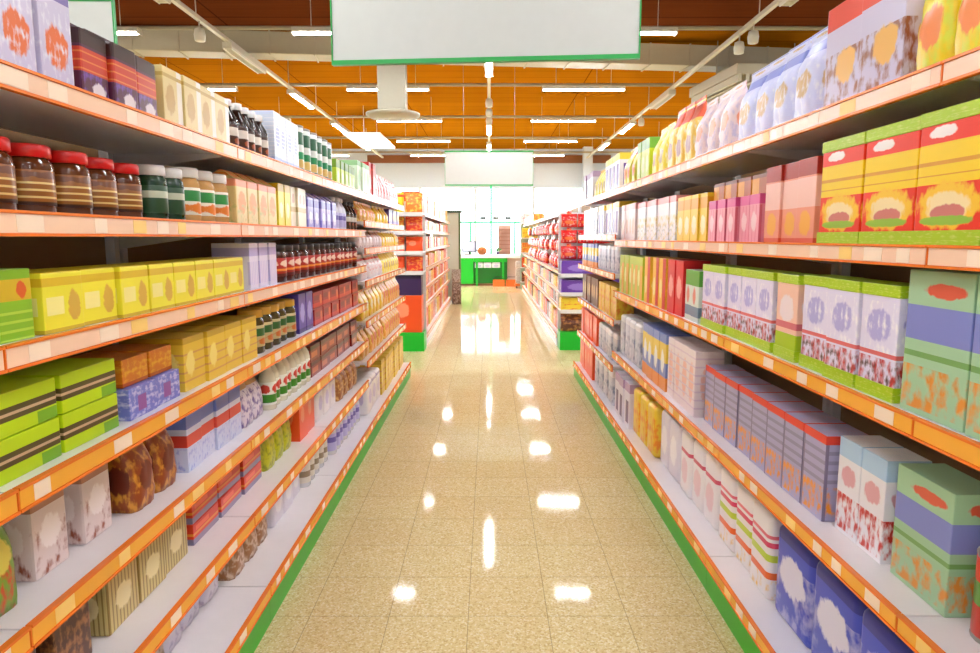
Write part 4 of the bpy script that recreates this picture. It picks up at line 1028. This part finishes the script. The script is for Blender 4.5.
# --- checkout
cc = empty('checkout_counter', (-.05, 21.7, 0)); tag(cc, 'bright green checkout counter with white top at the end of the aisle', 'counter')
m = MB(); m.box(-.95, -.44, -.35, .35, .06, .86, 0, .01); link('end_cabinet', m.mesh('end_cabinet', M['cgreen']), cc)
m = MB(); m.box(-.435, .62, -.2, .35, .06, .86, 0, .01); link('front_panel', m.mesh('front_panel', M['cgreen2']), cc)
m = MB(); m.box(-.435, .62, -.33, -.205, .74, .86, 0, .01); link('apron', m.mesh('apron', M['cgreen']), cc)
m = MB(); m.box(-.92, 2.2, -.3, .3, 0, .058); link('plinth', m.mesh('plinth', plain('plinth_brown', (120, 84, 50), .5)), cc)
m = MB(); m.box(.625, 2.25, -.2, .35, .06, .86, 0, .01); link('side_panel', m.mesh('side_panel', plain('panel_rose', (206, 176, 160), .5)), cc)
m = MB(); m.box(-1.0, 2.3, -.4, .4, .862, .97, 0, .015); link('counter_top', m.mesh('counter_top', plain('counter_white', (246, 240, 238), .3)), cc)
for sx in (-.36, .46):
    m = MB(); m.box(sx, sx + .06, -.4, -.34, 0, .86); link('post', m.mesh('post', M['cgreen']), cc)
# goods held against the counter front
m = MB(); m.box(-.4, .44, -.32, -.22, .0, .02); m.box(-.4, .44, -.335, -.321, .0, .06)
link('bag_ledge', m.mesh('bag_ledge', M['cgreen2']), cc, (0, 0, .5))
for i, xx in enumerate((-.32, -.05, .22)):
    epack('multipack', 'carrier_bag_bundle', 'bag', ['white_pack', 'white_pack'], (.25, .09, .2), xx, 21.43, .521, '%s white carrier-bag bundle from the green cabinet on the counter ledge' % ordinal(i + 1), 0, 'carrier bag bundles')
# monitor, bundle and rack on the counter
g = empty('till_monitor', (-.62, 21.6, .971)); tag(g, 'grey till monitor with pale screen on the checkout counter', 'monitor')
m = MB(); m.box(-.16, .16, -.12, .12, 0, .02, 0, .004); link('base', m.mesh('base', M['dark']), g)
m = MB(); m.box(-.03, .03, .0, .05, .02, .1); link('neck', m.mesh('neck', M['dark']), g)
m = MB(); m.box(-.24, .24, 0, .06, .07, .42, 0, .02); link('casing', m.mesh('casing', plain('casing_grey', (110, 118, 134), .4)), g)
m = MB(); m.box(-.21, .17, -.004, -.0005, .1, .39); link('screen', m.mesh('screen', plain('screen_pale', (206, 214, 236), .2)), g)
g = empty('bread_basket', (-.22, 21.55, .971)); tag(g, 'rounded orange-brown basket beside the till monitor', 'basket')
m = MB(); m.lathe([(.1, 0), (.15, .08), (.16, .14), (.15, .145)], 18); link('basket_bowl', m.mesh('basket_bowl', plain('wicker', (176, 104, 50), .6)), g)
m = MB(); m.lathe([(.14, .146), (.12, .2), (.06, .24)], 18); link('loaf', m.mesh('loaf', plain('loaf_brown', (206, 120, 50), .6)), g)
g = empty('cigarette_rack', (.5, 22.0, .971)); tag(g, 'pink-brown slatted rack standing on the checkout counter', 'rack')
m = MB(); m.box(-.2, .2, 0, .05, 0, .92); link('rack_board', m.mesh('rack_board', plain('rack_rose', (200, 160, 140), .6)), g)
for i in range(7):
    m = MB(); m.box(-.2, .2, -.08, -.0005, .06 + i * .12, .075 + i * .12); link('rack_shelf', m.mesh('rack_shelf', plain('rack_slat', (170, 110, 90), .6)), g)
g = empty('green_plant', (.27, 21.62, .971)); tag(g, 'small potted green plant on the checkout counter by the post', 'plant')
m = MB(); m.lathe([(.04, 0), (.055, .08), (.05, .082)], 14); link('pot', m.mesh('pot', plain('pot_dark', (80, 60, 100), .5)), g)
m = MB()
for i in range(14):
    a = i * 2.4; r = .04 + .05 * (i % 3) / 2; b = len(m.v)
    p0 = Vector((0, 0, .08)); p1 = Vector((math.cos(a) * r, math.sin(a) * r, .14 + .02 * (i % 4))); sd = Vector((-math.sin(a), math.cos(a), 0)) * .022; tp = Vector((math.cos(a) * r * 1.9, math.sin(a) * r * 1.9, .16 + .025 * (i % 4)))
    m.quad([p0, p1 - sd, tp, p1 + sd])
link('foliage', m.mesh('foliage', plain('leaf_green', (40, 150, 70), .5)), g)
# green steel frame over the checkout
g = empty('checkout_gantry', (0, 22.4, 0)); tag(g, 'thin green steel frame with top rail standing over the checkout', 'frame')
for xx in (-.6, .84):
    m = MB(); m.box(xx - .03, xx + .03, -.03, .03, 0, 1.96); link('post', m.mesh('post', M['fgreen']), g)
m = MB(); m.box(-1.6, 1.6, -.03, .03, 1.961, 2.02); link('top_rail', m.mesh('top_rail', M['fgreen']), g)
m = MB(); m.box(.03, .1, -.03, .03, 2.0205, 3.6); link('tall_mast', m.mesh('tall_mast', M['fgreen']), g)
m = MB(); m.box(.03, .1, -.03, .03, 0, 1.9605); link('mast_foot', m.mesh('mast_foot', M['fgreen']), g)
for i, xx in enumerate((-.2, .22, .62)):
    g = empty('scanner_lamp', (xx, 22.4, 2.0205)); tag(g, '%s dark little fitting from the monitor side on the green rail' % ordinal(i + 1), 'fitting', 'fittings on the green rail')
    m = MB(); m.tube((0, 0, 0), (0, 0, .06), .012, 8); link('stem', m.mesh('stem', M['dark']), g)
    m = MB(); m.box(-.1, .1, -.05, .05, .06, .15, 0, .03); link('lamp_head', m.mesh('lamp_head', plain('lamp_dark', (84, 92, 92), .5)), g)
# shopping baskets and crates by the counter
def basket(x, y, z, label):
    g = empty('shopping_basket', (x, y, z)); tag(g, label, 'basket', 'shopping baskets')
    m = MB(); t = .006; w, d, h = .36, .26, .2
    m.box(-w / 2, w / 2, -d / 2, d / 2, 0, t)
    m.box(-w / 2, w / 2, -d / 2, -d / 2 + t, t, h); m.box(-w / 2, w / 2, d / 2 - t, d / 2, t, h); m.box(-w / 2, -w / 2 + t, -d / 2 + t, d / 2 - t, t, h); m.box(w / 2 - t, w / 2, -d / 2 + t, d / 2 - t, t, h)
    link('basket_shell', m.mesh('basket_shell', M['basket']), g)
    m = MB(); m.tube((-w / 2 + .02, 0, h), (-w / 2 + .06, 0, h + .09), .007); m.tube((w / 2 - .02, 0, h), (w / 2 - .06, 0, h + .09), .007); m.tube((-w / 2 + .06, 0, h + .09), (w / 2 - .06, 0, h + .09), .009)
    link('handle', m.mesh('handle', M['dark']), g)
M['basket'] = plain('basket_orange', (226, 110, 36), .4)
basket(.3, 21.12, 0.0, 'orange shopping basket on the floor by the green post')
basket(.7, 21.1, 0.0, 'orange shopping basket nearer the crate stack')
g = empty('crate_dolly', (.98, 20.5, 0)); tag(g, 'low orange dolly carrying wrapped grey bundles by the bag-hung rack', 'dolly')
m = MB(); m.box(-.2, .2, -.2, .2, .06, .13, 0, .01); link('platform', m.mesh('platform', M['basket']), g)
for sx in (-.15, .15):
    for sy in (-.15, .15):
        m = MB(); m.tube((sx - .015, sy, .03), (sx + .015, sy, .03), .0295, 12); link('caster_wheel', m.mesh('caster_wheel', M['dark']), g)
pk('bundle', (214, 196, 188), [('n', 5, .55, (170, 150, 140), 0, 1), ('h', 6, .12, (140, 120, 112), 0, 1)], .5)
for i in range(3):
    epack('multipack', 'paper_bundle', 'bundle', ['bundle', 'bundle'], (.36, .36, .22), .98, 20.5, .1305 + i * .224, '%s grey wrapped bundle on the orange dolly' % ['lowest', 'middle', 'topmost'][i], 0, 'bundles on the dolly')
# end stand of the bag-hung rack
g = empty('end_stand', (1.25, 19.9, 0)); tag(g, 'narrow stand with pale shelves at the far end of the bag-hung rack', 'stand')
m = MB(); m.box(-.33, .33, .14, .17, 0, 2.15); link('back_panel', m.mesh('back_panel', plain('stand_sage', (176, 196, 170), .5)), g)
for i in range(5):
    m = MB(); m.box(-.33, .33, -.2, .139, 0, .03); link('shelf', m.mesh('shelf', M['white']), g, (0, 0, .2 + i * .42))
for i in range(5):
    cl, ds = FC_R[(i * 2) % 5]
    for q in range(2):
        epack('carton', 'snack_carton', 'carton', [cl], (.28, .2, .28), 1.09 + q * .31, 19.86, .231 + i * .42, '%s, %s on the %s shelf of narrow end stand' % (ds, ['aisle side', 'outer side'][q], ['bottom', 'second', 'third', 'fourth', 'top'][i]), 0, 'cartons on the end stand')

# ------------------------------------------------------------------ daylight and camera response
w = bpy.data.worlds.new('daylight'); scene.world = w; w.use_nodes = True
nt = w.node_tree
bg = nt.nodes['Background']
bg.inputs['Color'].default_value = (0.92, 0.98, 1.0, 1)
bg.inputs['Strength'].default_value = 3.2
m = MB(); m.box(-40, 40, Y1 + 6, 90, -.25, -.02); o = struct('ground_outside', m, plain('pale_paving', (206, 204, 198), .7))
scene.cycles.use_denoising = True
scene.cycles.max_bounces = 6
scene.cycles.diffuse_bounces = 4
scene.cycles.glossy_bounces = 3
scene.cycles.transparent_max_bounces = 6
scene.cycles.caustics_reflective = False
scene.cycles.caustics_refractive = False
scene.cycles.sample_clamp_indirect = 6.0
vs = scene.view_settings
vs.view_transform = 'Standard'; vs.look = 'None'; vs.gamma = 1.0; vs.use_curve_mapping = False
vs.exposure = 1.5
